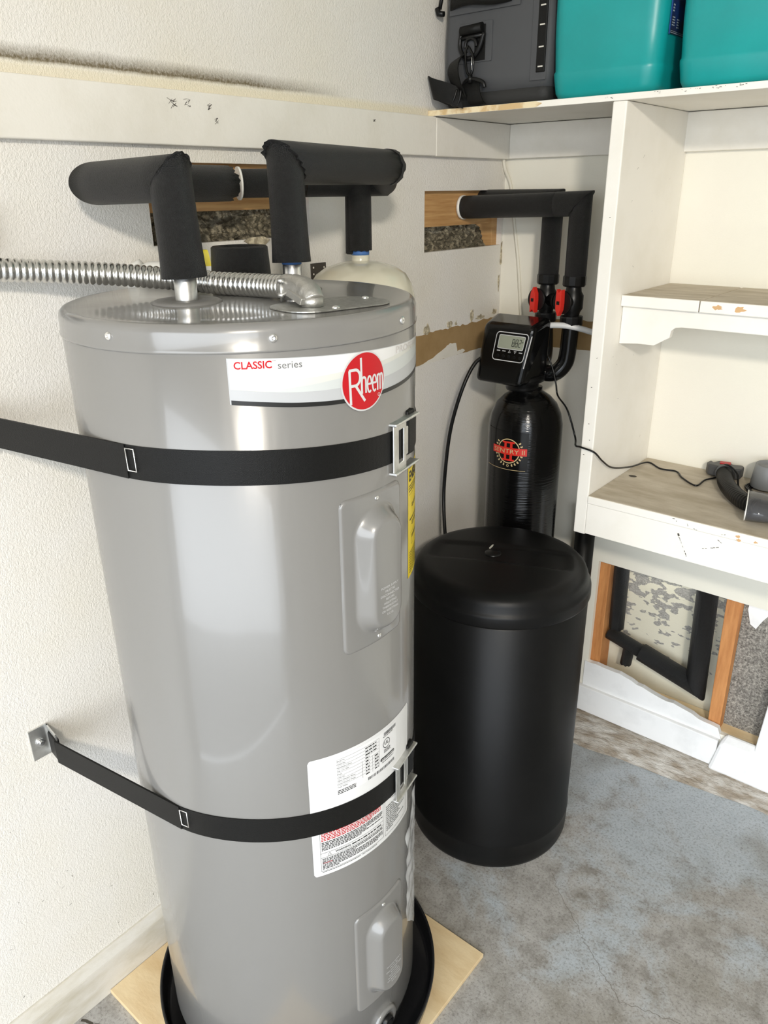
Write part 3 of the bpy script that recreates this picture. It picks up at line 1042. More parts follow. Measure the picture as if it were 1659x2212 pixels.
g.ribbon(q, arc(.66, -.56, .05, .05, 0, 350, 16), .018, True)
make('badge_lettering', g, 'silver_print_and_glint', bd, label='silver word Rheem')

# access panels
def panel_grid(zc):
    g = G(); nu, nv = 84, 140
    hw, hh, rc = .0665, .1295, .013
    vs, fs = [], []
    for i in range(nu + 1):
        for j in range(nv + 1):
            # denser towards the border
            fu = -1 + 2 * i / nu; fv = -1 + 2 * j / nv
            u, v = fu * hw, fv * hh
            au, av = abs(u) - (hw - rc), abs(v) - (hh - rc)
            if au > 0 and av > 0:
                L = math.hypot(au, av)
                if L > rc:
                    au, av = au * rc / L, av * rc / L
                    u = math.copysign(hw - rc + au, u); v = math.copysign(hh - rc + av, v)
            # distance inside the rim
            au, av = max(abs(u) - (hw - rc), 0), max(abs(v) - (hh - rc), 0)
            din = rc - math.hypot(au, av) if (au > 0 or av > 0) else min(hw - abs(u), hh - abs(v))
            din = min(din, min(hw - abs(u), hh - abs(v)))
            rim = min(max(din / .005, 0), 1)
            rim = math.sqrt(max(0, 1 - (1 - rim) ** 2))
            # stadium shaped bulge
            su, sv = abs(u - .004), max(abs(v) - .062, 0)
            d = math.hypot(su, sv)
            t = min(max((.049 - d) / .024, 0), 1)
            t = t * t * (3 - 2 * t)
            # a flat-ish plate bowed over the drum
            base = .0040 * rim
            off = base + .0230 * t
            vs.append(hu(-1.9 * DEG + u, zc + v, off + .0002))
    w = nv + 1
    for i in range(nu):
        for j in range(nv):
            fs.append((i * w + j, (i + 1) * w + j, (i + 1) * w + j + 1, i * w + j + 1))
    g.add(vs, fs, True)
    return g
EMB = ['POWER SUPPLY', 'MUST BE', 'DISCONNECTED', 'BEFORE', 'ADJUSTING', 'THERMOSTAT', 'OR RESETTING', 'E.C.O.']
def access_panel(zc, label):
    pn = make('access_panel', panel_grid(zc), 'heater_paint', wh, label=label)
    screw(pn, hu(-1.4 * DEG, zc + .1185, .0040), hn(-1.4), SCREW_S)
    screw(pn, hu(-1.2 * DEG, zc - .1185, .0040), hn(-1.2), SCREW_S)
    g = G()
    for k, tx in enumerate(EMB):
        text(g, lambda u, v: hu(u, v, 0.0272 + .0006), tx, (-1.9 + .9) * DEG, zc - .022 - k * .0068, .0036, xs=1.0, align='c')
    make('embossed_lettering', g, 'silver_print_and_glint', pn, kind='stuff')  # flat letters; silver colour stands in for glints on the pressed steel
access_panel(1.1435, 'upper pressed steel access panel with embossed warning')
access_panel(.310, 'lower pressed steel access panel above the drain')

# yellow energy label at the right edge
g = G(); g.patch(lambda a, z: hm(a, z, .0006), 21.0, 52, lambda a: 1.077, lambda a: 1.277, 24, 2)
yl = make('energy_label', g, 'label_yellow', wh, label='yellow energy label curving out of sight at right')
g = G(); f = lambda u, v: hu(u, v, .0010)
text(g, f, 'ENERGYGUIDE', 22.2 * DEG, 1.2495, .0165, width=27 * DEG, bold=.03)
for k in range(3):
    fine_print(g, f, 22 * DEG, 50 * DEG, 1.240 - k * .0045, .0018, 30 + k)
fine_print(g, f, 22 * DEG, 34 * DEG, 1.2715, .0014, 39)
g.rect(f, 22 * DEG, 50 * DEG, 1.2255, 1.2260, 10)
g.rect(f, 23 * DEG, 50 * DEG, 1.1795, 1.1820, 10)
for k in range(9):
    fine_print(g, f, 22.5 * DEG, 50 * DEG, 1.121 - k * .0046, .0016, 50 + k, .9)
for z in (1.172, 1.1675, 1.148, 1.1445, 1.204, 1.200):
    fine_print(g, f, 26 * DEG, 48 * DEG, z, .0020, int(z * 9999))
g.rect(f, 24 * DEG, 50 * DEG, 1.156, 1.1565, 10)
g.rect(f, 25 * DEG, 48 * DEG, 1.1335, 1.1339, 10); g.rect(f, 25 * DEG, 25.2 * DEG, 1.1335, 1.152)
make('label_print', g, 'print_black', yl, kind='stuff')

# white rating and warning sticker
wt = lambda a: .0003 * (-31 - a)
def rounded(a0, a1, z0, z1, rc):
    def inset(a):
        u = min(a - a0, a1 - a) * DEG
        if u >= rc: return 0
        return rc - math.sqrt(max(0, rc * rc - (rc - u) ** 2))
    return (lambda a: z0 + inset(a)), (lambda a: z1 - inset(a))
lo, hi = rounded(-31.2, 20.0, .583, .836, .006)
g = G(); g.patch(lambda a, z: hm(a, z + wt(a) * .4, .0005), -31.2, 20.0, lo, hi, 90, 3)
wl = make('warning_sticker', g, 'label_white', wh, label='large white rating and warning sticker under the lower strap')
lo, hi = rounded(-21.8, 9.4, .748, .830, .002)
g = G(); g.patch(lambda a, z: hm(a, z + wt(a) * .4, .0009), -21.8, 9.4, lo, hi, 50, 2)
rp = make('rating_plate', g, 'label_paper', wl)
g = G(); f = lambda u, v: hu(u, v + wt(u / DEG) * .4, .0013)
rows = ['Serial No.', 'Model No.', 'Manufacture Date', 'Cap. U.S. Gals.', 'Phase', 'Volts AC', 'Upper Element Watts', 'Lower Element Watts', 'Total Watts']
for k, t in enumerate(rows):
    z = .8185 - k * .0068
    text(g, f, t, -20.6 * DEG, z, .0027, xs=1.0)
    fine_print(g, f, -8.5 * DEG, (-3.0 if k < 3 else -6.6) * DEG, z, .0024, 60 + k)
    if k > 3: fine_print(g, f, -4.0 * DEG, -2.0 * DEG, z, .0024, 80 + k)
    g.rect(f, -20.6 * DEG, -1.6 * DEG, z + .0046, z + .0049, 12)
for a in (-10.0, -5.2): g.rect(f, a * DEG, a * DEG + .0004, .762, .797)
g.rect(f, -1.6 * DEG, -1.6 * DEG + .0004, .762, .824)
for k in range(3): fine_print(g, f, -20.6 * DEG, -13 * DEG, .7575 - k * .0032, .0016, 95 + k)
r = random.Random(5); u = -7.4 * DEG
while u < 7.5 * DEG:
    w = r.choice((.0005, .0008, .0013)); g.rect(f, u, u + w, .7495, .7555); u += w + r.choice((.0005, .0008, .0014))
u = 1.2 * DEG
while u < 8.6 * DEG:
    w = r.choice((.0005, .0008, .0013)); g.rect(f, u, u + w, .8195, .8262); u += w + r.choice((.0005, .0009))
fine_print(g, f, .8 * DEG, 7 * DEG, .8165, .0014, 130)
g.ribbon(f, [(x * 1.0, y) for x, y in [(2.7 * DEG + .0092 * math.cos(R(i * 12)), .8015 + .0092 * math.sin(R(i * 12))) for i in range(30)]], .0012, True)
text(g, f, 'UL', 2.7 * DEG, .7995, .0068, align='c', bold=.02)
for k in range(3): fine_print(g, f, 1.2 * DEG, 5.0 * DEG, .7885 - k * .0026, .0014, 140 + k)
lo, hi = rounded(-1.0, 7.6, .7690, .7755, .003)
g.patch(lambda a, z: hm(a, z + wt(a) * .4, .0013), -1.0, 7.6, lo, hi, 30, 1)
fine_print(g, f, 0 * DEG, 7 * DEG, .7645, .0014, 150)
make('rating_print', g, 'print_black', rp, kind='stuff')
g = G(); text(g, lambda u, v: hu(u, v + wt(u / DEG) * .4, .0017), 'AHRI CERTIFIED', 3.3 * DEG, .7705, .0034, width=7.4 * DEG, align='c', bold=.02)
make('rating_print', g, 'label_white', rp)
g = G(); gr = G(); f = lambda u, v: hu(u, v + wt(u / DEG) * .4, .0010)
def frame(g, a0, a1, z0, z1, w=.0005):
    g.rect(f, a0 * DEG, a1 * DEG, z0, z0 + w, 14); g.rect(f, a0 * DEG, a1 * DEG, z1 - w, z1, 14)
    g.rect(f, a0 * DEG, a0 * DEG + w, z0, z1); g.rect(f, a1 * DEG - w, a1 * DEG, z0, z1)
frame(g, -28.4, .2, .5935, .706); frame(g, 1.2, 17.5, .5915, .706)
for k in range(5): fine_print(gr, f, -27.8 * DEG, -.4 * DEG, .6640 + .0036 * k, .0020, 200 + k, .97)
fine_print(gr, f, -27.8 * DEG, -.4 * DEG, .6605, .0020, 206, .8)
for k in range(6): fine_print(g, f, -27.8 * DEG, -.4 * DEG, .6560 - .0033 * k, .0018, 210 + k, (1, 1, .98, .7, 1, .6)[k])
g.rect(f, -28.4 * DEG, .2 * DEG, .6335, .6340, 14); g.rect(f, -28.4 * DEG, .2 * DEG, .6235, .6240, 14)
text(g, f, 'WARNING:', -22.6 * DEG, .6268, .0042, bold=.02)
fine_print(g, f, -15.6 * DEG, -.8 * DEG, .6272, .0026, 219)
g.ribbon(f, [(-25.6 * DEG, .6255), (-24.9 * DEG, .6255), (-24.2 * DEG, .6255), (-24.55 * DEG, .6290), (-24.9 * DEG, .6325), (-25.25 * DEG, .6290)], .0007, True)
for k in range(8): fine_print(g, f, -27.8 * DEG, -.4 * DEG, .6195 - .0032 * k, .0017, 220 + k, (1, 1, .5, 1, 1, 1, .9, .25)[k])
fine_print(gr, f, -27.8 * DEG, -24 * DEG, .6101, .0018, 240)
fine_print(g, f, -28 * DEG, -12 * DEG, .5905, .0012, 241); text(g, f, 'MAX WORKING PRESSURE', -11 * DEG, .5898, .0020, bold=.02)
for k in range(13): fine_print(g, f, 2 * DEG, 16.6 * DEG, .6560 - .0046 * k, .0018, 250 + k, (1, .9, 1, .5, 1, .8, .95, .6, .7, .5, .9, .6, .3)[k])
g.ribbon(f, [(4 * DEG, .672), (7 * DEG, .667), (12 * DEG, .668), (15 * DEG, .676), (9 * DEG, .683)], .0006)
make('warning_print', g, 'print_black', wl, kind='stuff')
make('warning_print', gr, 'print_red', wl, label='red lines of fine print', kind='stuff')

# clear document sleeve low on the right edge
g = G(); nu, nv = 10, 60; vs, fs = [], []
for j in range(nv + 1):
    z = .60 - .40 * j / nv
    wid = 17 * min(1, (.60 - z) / .10 + .25) * min(1, (z - .195) / .10 + .02)
    for i in range(nu + 1):
        a = 34 - wid * (1 - i / nu) + 1.2 * mnoise.noise((z * 18, 3, 0)) * (1 - i / nu)
        vs.append(hm(a, z, .0015 + .005 * (mnoise.noise((a * .35, z * 30, 1)) + .6) * (1 - .5 * i / nu)))
for j in range(nv):
    for i in range(nu):
        q = j * (nu + 1) + i
        fs.append((q, q + 1, q + nu + 2, q + nu + 1))
g.add(vs, fs, True)
make('document_sleeve', g, 'plastic_clear', wh, label='crumpled clear plastic document sleeve')

# drain outlet
g = G()
def along(a, zc, prof, n=28):               # lathe about the radial axis
    c = Vector(hm(a, zc)); nv = Vector(hn(a)); tv = Vector((-nv.y, nv.x, 0)); vs, fs = [], []
    for r_, d in prof:
        for i in range(n):
            t = 2 * PI * i / n
            vs.append(c + nv * d + tv * (r_ * math.cos(t)) + Vector((0, 0, r_ * math.sin(t))))
    for k in range(len(prof) - 1):
        for i in range(n):
            j = (i + 1) % n
            fs.append((k * n + i, k * n + j, (k + 1) * n + j, (k + 1) * n + i))
    return vs, fs
g.add(*along(-.5, .088, [(.034, -.003), (.034, .002), (.030, .005), (.020, .005), (.018, -.002), (0, -.002)]), True)
dr = make('drain_collar', g, 'heater_paint', wh)
g = G(); g.add(*along(-.5, .088, [(.014, -.001), (.014, .012), (.011, .013), (.009, .006), (0, .006)]), True)
make('drain_valve', g, 'plastic_black', dr)

# pipe nipples and gasket on top
NL, NR = (.288, -1.364), (.304, -1.160)
g = G(); g.lathe([(0, LZ), (.052, LZ), (.052, LZ + .0015), (.047, LZ + .0045), (.024, LZ + .0052), (.022, LZ + .003), (0, LZ + .003)], *NL, 48)
make('nipple_flange', g, 'rubber_grey', wh)
g = G(); g.lathe([(.0165, LZ), (.0165, 1.60), (.012, 1.60)], *NL, 32)
make('pipe_nipple', g, 'steel_galv', wh)
g = G(); g.lathe([(0, LZ), (.048, LZ), (.048, LZ + .0015), (.043, LZ + .004), (.022, LZ + .0045)], *NR, 48)
make('nipple_flange', g, 'rubber_grey', wh)
g = G(); g.lathe([(.0155, LZ), (.0155, 1.61), (.012, 1.61)], *NR, 32)
nip = make('pipe_nipple', g, 'steel_bright', wh)
g = G(); g.lathe([(.0160, 1.571), (.0162, 1.571), (.0162, 1.583), (.0160, 1.583)], *NR, 32)
make('blue_tape', g, 'tape_blue', nip)

# wiring cover plate on the lid
pc = Vector((.487, -1.263)); g = G()
poly = []
for cx, cy, a0 in ((.012, .045, 0), (-.012, .045, 90), (-.012, -.045, 180), (.012, -.045, 270)):
    for i in range(9):
        a = R(a0 + 90 * i / 8)
        x, y = cx + .042 * math.cos(a), cy + .042 * math.sin(a)
        t = R(-12)
        poly.append((pc.x + x * math.cos(t) - y * math.sin(t), pc.y + x * math.sin(t) + y * math.cos(t)))
g.prism(poly, lambda u, v, d: (u, v, d), LZ + .0004, LZ + .0026)
cp = make('wiring_cover', g, 'steel_zinc', wh, .0006, label='zinc wiring cover plate on the lid')
for x, y in ((.489, -1.190), (.524, -1.292), (.440, -1.275)):
    screw(cp, (x, y, LZ + .0024), (0, 0, 1), SCREW)

# ------------------------------------------------------------------ flexible conduit with its connector
cv = smooth_curve([(.030, -1.66, 1.586), (.045, -1.56, 1.580), (.066, -1.475, 1.573), (.115, -1.395, 1.565), (.185, -1.325, 1.556), (.270, -1.283, 1.5495), (.350, -1.268, 1.5495), (.425, -1.278, 1.5525)], 60)
fd = empty('flexible_conduit', (.2, -1.32, 1.545), 'ribbed flexible metal conduit lying across the heater lid', 'conduit')
# resample evenly for corrugation
L = [0]
for a, b in zip(cv, cv[1:]): L.append(L[-1] + (b - a).length)
pitch = .0098; sub = 6; ns = int(L[-1] / pitch * sub); pts, rad = [], []
k = 0
for i in range(ns + 1):
    s = L[-1] * i / ns
    while k < len(L) - 2 and L[k + 1] < s: k += 1
    t = (s - L[k]) / max(L[k + 1] - L[k], 1e-9)
    pts.append(cv[k].lerp(cv[k + 1], t))
    ph = (i % sub) / sub
    rad.append(.0146 + .0032 * abs(math.sin(PI * ph)) ** .7)
g = G(); g.tube(pts, rad, 22)
make('ribbed_hose', g, 'steel_conduit', fd)
g = G(); el = smooth_curve([(.412, -1.275, 1.552), (.440, -1.281, 1.553), (.466, -1.290, 1.5515), (.484, -1.298, 1.5475), (.491, -1.301, 1.5400)], 6)
g.tube(el, [.0185] * 6 + [.0180] * 6 + [.0165] * 6 + [.0150] * 6 + [.010], 24)
cn = make('elbow_connector', g, 'zinc_cast', fd, label='cast zinc elbow connector')
g = G(); g.tube([(.487, -1.300, LZ + .003), (.487, -1.300, 1.5455)], .0155, 24)
make('connector_stub', g, 'zinc_cast', cn)
g = G(); g.obox((.463, -1.3085, 1.5445), (.024, -.010, -.004), (.0012, .003, 0), (0.002, 0, .0045))
make('connector_strap', g, 'zinc_cast', cn, .0008)
for z in (1.560, 1.540):
    g = G(); g.tube([(.421, -1.296, z), (.421, -1.296, z + .006)], .0055, 14); make('clamp_screw', g, 'steel_galv', cn)
g = G(); g.tube([(.421, -1.296, 1.534), (.421, -1.296, 1.562)], .0022, 10); make('clamp_screw', g, 'steel_galv', cn)

# ------------------------------------------------------------------ insulated pipes above the heater
def foam(parent, a, b, r, **kw):
    g = G(); a, b = Vector(a), Vector(b)
    n = 6; pts = [a.lerp(b, i / n) for i in range(n + 1)]
    rr = kw.pop('rr', None)
    rad = [r + ((rr - r) * (1 - i / n) ** 3 if rr else 0) for i in range(n + 1)]
    g.tube(pts, rad, 40, **kw)
    return make('foam_sleeve', g, 'foam_black', parent)
def lip(parent, a, b, off, w=.006, t=.0018):
    """raised lip of the slit along a sleeve"""
    g = G(); a, b, off = Vector(a), Vector(b), Vector(off)
    d = (b - a).normalized(); n = off.normalized(); s = d.cross(n)
    g.obox((a + b) / 2 + off + n * t, (b - a) / 2, s * w, n * t)
    make('sleeve_lip', g, 'foam_black', parent, .001)
p = empty('left_pipe_run', (NL[0], NL[1], 1.565), 'left foam-wrapped pipe with two elbows above the heater', 'pipe')
p.name = 'insulated_pipe'
FZ = 1.700
a0, a1, a2, a3 = (NL[0], NL[1], 1.566), (NL[0] - .006, NL[1] - .002, FZ), (.104, -1.372, FZ - .004), (.084, -1.103, FZ - .004)
b1 = (Vector(a1) - Vector(a0)).normalized() + (Vector(a2) - Vector(a1)).normalized()
b2 = (Vector(a2) - Vector(a1)).normalized() + (Vector(a3) - Vector(a2)).normalized()
foam(p, a0, a1, .0305, rr=.0335, cut1=b1, jag1=.004, seed=3)
foam(p, a1, a2, .0310, cut0=b1, cut1=b2, jag0=.004, seed=4)
foam(p, a2, a3, .0300, cut0=b2, jag1=.010, seed=5)
foam(p, (.070, -1.122, FZ), (-.018, -1.122, FZ), .024, seed=6)
p = empty('insulated_pipe', (NR[0], NR[1], 1.575), 'right foam-wrapped pipe looping back to the expansion tank', 'pipe')
FR = 1.724
u = Vector((.195 - NR[0], -.765 - NR[1], 0)).normalized()
s0 = Vector((NR[0] - .006, NR[1] + .003, FR)); s1 = Vector((.205, -.790, FR))
bm = (s0 - Vector((NR[0], NR[1], 1.574))).normalized() + u
foam(p, (NR[0], NR[1], 1.574), s0, .0290, rr=.0320, cut1=bm, seed=7)
foam(p, s0 - Vector((0, 0, .001)), s1, .0322, cut0=bm, jag0=.009, jag1=.012, seed=8)
foam(p, s1 + u * .004, s1 + u * .014, .0335, jag0=.006, jag1=.010, seed=18)
foam(p, s1 - u * .02, (.165, -.752, 1.698), .028, seed=9)
foam(p, (.168, -.745, 1.697), (.085, -.905, 1.697), .0265, seed=10)
foam(p, (.084, -.910, 1.697), (.028, -1.022, 1.697), .0260, jag0=.003, seed=11)
g = G(); w0 = Vector((.028, -1.022, 1.697)); wd = Vector((-.050, -.100, 0)).normalized()
g.tube([w0, w0 + wd * .004], .030, 28)
make('white_escutcheon', g, 'plastic_white', p)
g = G(); g.tube([w0, w0 + wd * .055], .012, 16); make('pipe_stub', g, 'steel_galv', p)
ET = (.146, -.808)
foam(p, (ET[0], ET[1], 1.5665), (ET[0], ET[1], 1.700), .0245, jag0=.002, seed=12)
foam(p, (ET[0] - .015, ET[1] - .011, 1.561), (ET[0] - .013, ET[1] - .010, 1.690), .0125, jag0=.003, seed=13)

# expansion tank
e = empty('expansion_tank', (ET[0], ET[1], 1.20), 'cream domed expansion tank hanging behind the heater', 'tank')
g = G(); g.lathe([(0, 1.5465), (.018, 1.546), (.045, 1.5415), (.075, 1.532), (.095, 1.519), (.108, 1.499), (.115, 1.474), (.117, 1.44), (.117, 1.28), (.112, 1.245), (.09, 1.215), (.06, 1.20), (0, 1.197)], ET[0], ET[1], 72)
tk = make('tank_shell', g, 'tank_cream', e)
g = G(); g.lathe([(.0185, 1.544), (.0185, 1.556), (.016, 1.558), (.016, 1.575)], ET[0], ET[1], 32); nk = make('neck', g, 'tank_cream', e)
g = G(); g.lathe([(.0165, 1.557), (.0185, 1.557), (.0185, 1.5665), (.0165, 1.5665)], ET[0], ET[1], 32); make('blue_tape', g, 'tape_blue', nk)
g = G(); g.box(-.0165, .0225, -.800, -.790, 1.45, 1.47)
make('wall_bracket', g, 'steel_dark', e)
# drilled steel plate on the wall
g = G(); g.box(.0004, .0030, -.813, -.765, 1.494, 1.533)
pl = make('steel_plate', g, 'steel_dark', None, .0005, label='small dark drilled steel plate on the wall', cat='bracket')
g = G()
for y, z in ((-.806, 1.524), (-.772, 1.523), (-.806, 1.510), (-.806, 1.499)):
    g.disc(lambda u, v: (.0034, u, v), y, z, .0022, .0022, 12, 1)
make('drill_hole', g, 'paint_trim', pl, kind='stuff')

# short foam collar, white discharge pipe, yellow mesh tag
g = G(); sc = (.207, -1.187)
g.lathe([(.030, LZ + .001), (.050, LZ + .001), (.0515, LZ + .004), (.0495, LZ + .035), (.0475, LZ + .066), (.045, LZ + .068), (.034, LZ + .068), (.032, LZ + .060), (.030, LZ + .001)], sc[0], sc[1], 56)
make('foam_collar', g, 'foam_black', label='short black foam collar standing on the heater lid', cat='insulation')
g = G(); g.tube(smooth_curve([(.162, -1.198, 1.5505), (.11, -1.222, 1.5505), (.060, -1.246, 1.5515), (.030, -1.262, 1.548), (.019, -1.270, 1.530), (.0185, -1.272, 1.30)], 6), [.0195] * 16 + [.0175] * 15, 22)
dp = make('discharge_pipe', g, 'plastic_white', label='white plastic pipe running behind the heater lid', cat='pipe')
g = G(); nu = 14
g.patch(lambda u, v: (.105 - u * .9, -1.163 - u * .45, 1.5575 + .0205 * math.sin(v) + (.014 * math.sin(v) if v < PI else 0)) if False else
        (.130 + u * .90 + .0205 * math.cos(v) * -.45, -1.212 + u * .45 + .0205 * math.cos(v) * .0 - .012, 1.5515 + .0210 * math.sin(v) * (1 + .9 * math.sin(v))), -.025, .025, R(10), R(170), 6, nu)
make('yellow_mesh_tag', g, 'mesh_yellow', dp, label='yellow mesh tag')

# ------------------------------------------------------------------ black box at the left edge on the wall
g = G(); g.box(.0005, .028, -1.62, -1.512, 1.605, 1.672)
bx = make('switch_box', g, 'plastic_black', None, .003, label='black box on the wall at the far left edge', cat='box')
g = G(); g.box(.0285, .031, -1.60, -1.53, 1.615, 1.662)
make('box_cover', g, 'plastic_black_gloss', bx, .001)

# ------------------------------------------------------------------ earthquake straps
def ribbon3(g, path, zc, half, th):
    """vertical webbing along a plan path; zc list of centre heights"""
    n = len(path); vs, fs = [], []
    for i in range(n):
        a = Vector(path[max(i - 1, 0)]); b = Vector(path[min(i + 1, n - 1)])
        d = (b - a); d.normalize()
        nx = Vector((d.y, -d.x))
        c = Vector(path[i])
        for o, z in ((th, -half), (th, half), (0, half), (0, -half)):
            q = c + nx * o
            vs.append((q.x, q.y, zc[i] + z))
    for i in range(n - 1):
        for k in range(4):
            j = (k + 1) % 4
            fs.append((i * 4 + k, i * 4 + j, i * 4 + 4 + j, i * 4 + 4 + k))
    fs += [(0, 1, 2, 3), tuple((n - 1) * 4 + k for k in (3, 2, 1, 0))]
    g.add(vs, fs, False)
def seismic_strap(zfun, label, zw, bolt_marks):
    s = empty('seismic_strap', (HX + .27, HY, zfun(8) - .025), label, 'strap', 'straps around the water heater')
    a_t = -80.0
    rr = HR + .0004
    T = Vector((HX + rr * math.cos(R(a_t)), HY + rr * math.sin(R(a_t))))
    W = Vector((.052, T.y + (T.x - .052) * -.174 / .985))
    path = [tuple(W.lerp(T, i / 14)) for i in range(14)]
    zc = [zw + (zfun(a_t) - zw) * i / 14 for i in range(14)]
    for a in [a_t + i * 2.0 for i in range(int((150 - a_t) / 2))]:
        path.append((HX + rr * math.cos(R(a)), HY + rr * math.sin(R(a)))); zc.append(zfun(a))
    g = G(); ribbon3(g, path, zc, .0245, .0016)
    wb = make('webbing', g, 'webbing', s)
    # doubled end sewn back to the wire slider
    k0 = 15
    g = G(); ribbon3(g, [(Vector(p_) + Vector((.174, -.985)) * .0019)[:] for p_ in path[:k0]], zc[:k0], .0245, .0014)
    make('webbing_fold', g, 'webbing', s)
    g = G(); ring = []
    for (a, dz) in ((-79.6, .020), (-76.4, .020), (-76.2, -.012), (-79.4, -.012), (-79.6, .020)):
        ring.append(hm(a, zfun(a) + dz, .0042))
    g.tube(ring, .0009, 8)
    make('wire_slider', g, 'steel_bright', s)
    # wall bracket
    d = Vector((-.985, -.174, 0)); y = W.y
    g = G(); g.box(.0005, .0034, y - .026, y + .010, zw - .034, zw + .034)
    br = make('wall_bracket', g, 'steel_galv', s, .0006, label='bent steel bracket bolted to the wall')
    g = G(); c0 = Vector((.0030, y + .0095, zw)); c1 = Vector((.052, y + .003, zw)); dd = (c1 - c0); nn = Vector((dd.y, -dd.x, 0)).normalized()
    for z in (-.0295, .0295):
        g.obox((c0 + c1) / 2 + Vector((0, 0, z)), dd / 2, nn * .0014, (0, 0, .0040))
    g.obox(c0 + dd * .06, dd * .06, nn * .0014, (0, 0, .0335))
    g.obox(c0 + dd * .96, dd * .04, nn * .0014, (0, 0, .0335))
    make('bracket_arm', g, 'steel_galv', br, .0006)
    g = G(); g.tube([(.0034, y - .008, zw + .002), (.0078, y - .008, zw + .002)], .0085, 6)
    bo = make('bolt', g, 'steel_bright', br)
    g = G(); g.tube([(.0078, y - .008, zw + .002), (.012, y - .008, zw + .002)], .0045, 12); make('bolt_end', g, 'steel_bright', br)
    g = G(); g.obox((c0 * .38 + c1 * .62), dd * .38, nn * .0045, (0, 0, .0250))
    make('webbing_loop', g, 'webbing', s, .003)
    # buckle on the front right
    ab = 12.5; zb = zfun(ab) - .002
    o = Vector(hm(ab, zb, .006)); nv = Vector(hn(ab)); tv = Vector((-nv.y, nv.x, 0)); zv = Vector((0, 0, 1))
    sag = lambda t: -t * t / (2 * HR)
    B = lambda g, t0, t1, z0, z1, n0, n1: g.obox(o + tv * (t0 + t1) / 2 + zv * (z0 + z1) / 2 + nv * ((n0 + n1) / 2), tv * (t1 - t0) / 2, nv * (n1 - n0) / 2, zv * (z1 - z0) / 2)
    g = G()
    B(g, -.026, -.009, -.038, .038, -.003, .000)
    B(g, -.010, .010, .026, .038, -.003, .000); B(g, -.010, .010, -.038, -.026, -.003, .000)
    B(g, .009, .018, -.038, .038, -.0035, -.0005)
    bf_ = make('buckle_plate', g, 'steel_galv', s, .0012)
    for z0, z1 in ((.036, .0405), (-.0405, -.036)):
        g = G(); B(g, -.028, .054, z0, z1, -.012, .005)
        make('buckle_flange', g, 'steel_galv', bf_, .0016)
    g = G(); B(g, .018, .032, -.022, .024, -.007, -.0030)
    make('buckle_tongue', g, 'steel_galv', bf_, .0025)
    g = G(); B(g, .028, .052, -.024, .046, -.014, -.002)
    make('webbing_tail', g, 'webbing', s, .003)
    return s
zu = sm([(-80, 1.3425), (-46, 1.3425), (8, 1.328), (40, 1.322), (150, 1.322)])
zl = sm([(-80, .7040), (-49, .7080), (11, .6915), (40, .685), (150, .685)])
seismic_strap(zu, 'upper black webbing strap with buckle around the heater below the brand label', 1.345, 0)
seismic_strap(zl, 'lower black webbing strap with wall bracket in view crossing the white sticker', .718, 1)

# ------------------------------------------------------------------ pipes from the wall to the softener
p = empty('softener_pipe', (.32, -.165, 1.455), 'front foam-wrapped pipe from wall opening to right shutoff valve', 'pipe')
A0, A1, A2 = Vector((-.012, -.188, 1.636)), Vector((.325, -.165, 1.645)), Vector((.325, -.165, 1.470))
bb = (A1 - A0).normalized() + (A2 - A1).normalized()
Am = A0.lerp(A1, .80)
foam(p, A0, Am, .0295, seed=21)
foam(p, Am + (A1 - A0).normalized() * .001, A1, .0300, cut1=bb, jag1=.002, seed=22)
foam(p, A2, A1, .0275, cut1=bb, seed=23)
g = G(); q0 = A0 - (A1 - A0).normalized() * .0085; g.tube([q0, q0 + (A1 - A0).normalized() * .008], .031, 28); make('white_escutcheon', g, 'plastic_white', p)
p = empty('softener_pipe', (.215, -.105, 1.45), 'rear foam-wrapped pipe from wall opening to left shutoff valve', 'pipe')
B0, B1, B2 = Vector((-.028, -.085, 1.652)), Vector((.215, -.103, 1.652)), Vector((.215, -.105, 1.464))
bb = (B1 - B0).normalized() + (B2 - B1).normalized()
foam(p, B0, B1, .0285, cut1=bb, seed=24)
foam(p, B2, B1, .0275, cut1=bb, seed=25)

# ------------------------------------------------------------------ water softener
SC = (.240, -.226)
sf = empty('water_softener', (SC[0], SC[1], .0405), 'slim glossy black water softener with digital control head', 'water softener')
g = G()
TRd = .1035
g.lathe([(0, .0410), (.098, .041), (.106, .05), (.108, .12), (TRd, .13), (TRd, 1.045), (.1025, 1.075), (.096, 1.105), (.083, 1.132), (.064, 1.152), (.048, 1.162), (.040, 1.168), (.040, 1.178), (0, 1.178)], SC[0], SC[1], 72)
make('resin_tank', g, 'tank_wound', sf)
g = G(); g.lathe([(0, 1.172), (.043, 1.172), (.045, 1.178), (.045, 1.190), (.060, 1.198), (.060, 1.212), (0, 1.212)], SC[0] - .01, SC[1] - .015, 48)
make('neck_collar', g, 'plastic_black', sf)
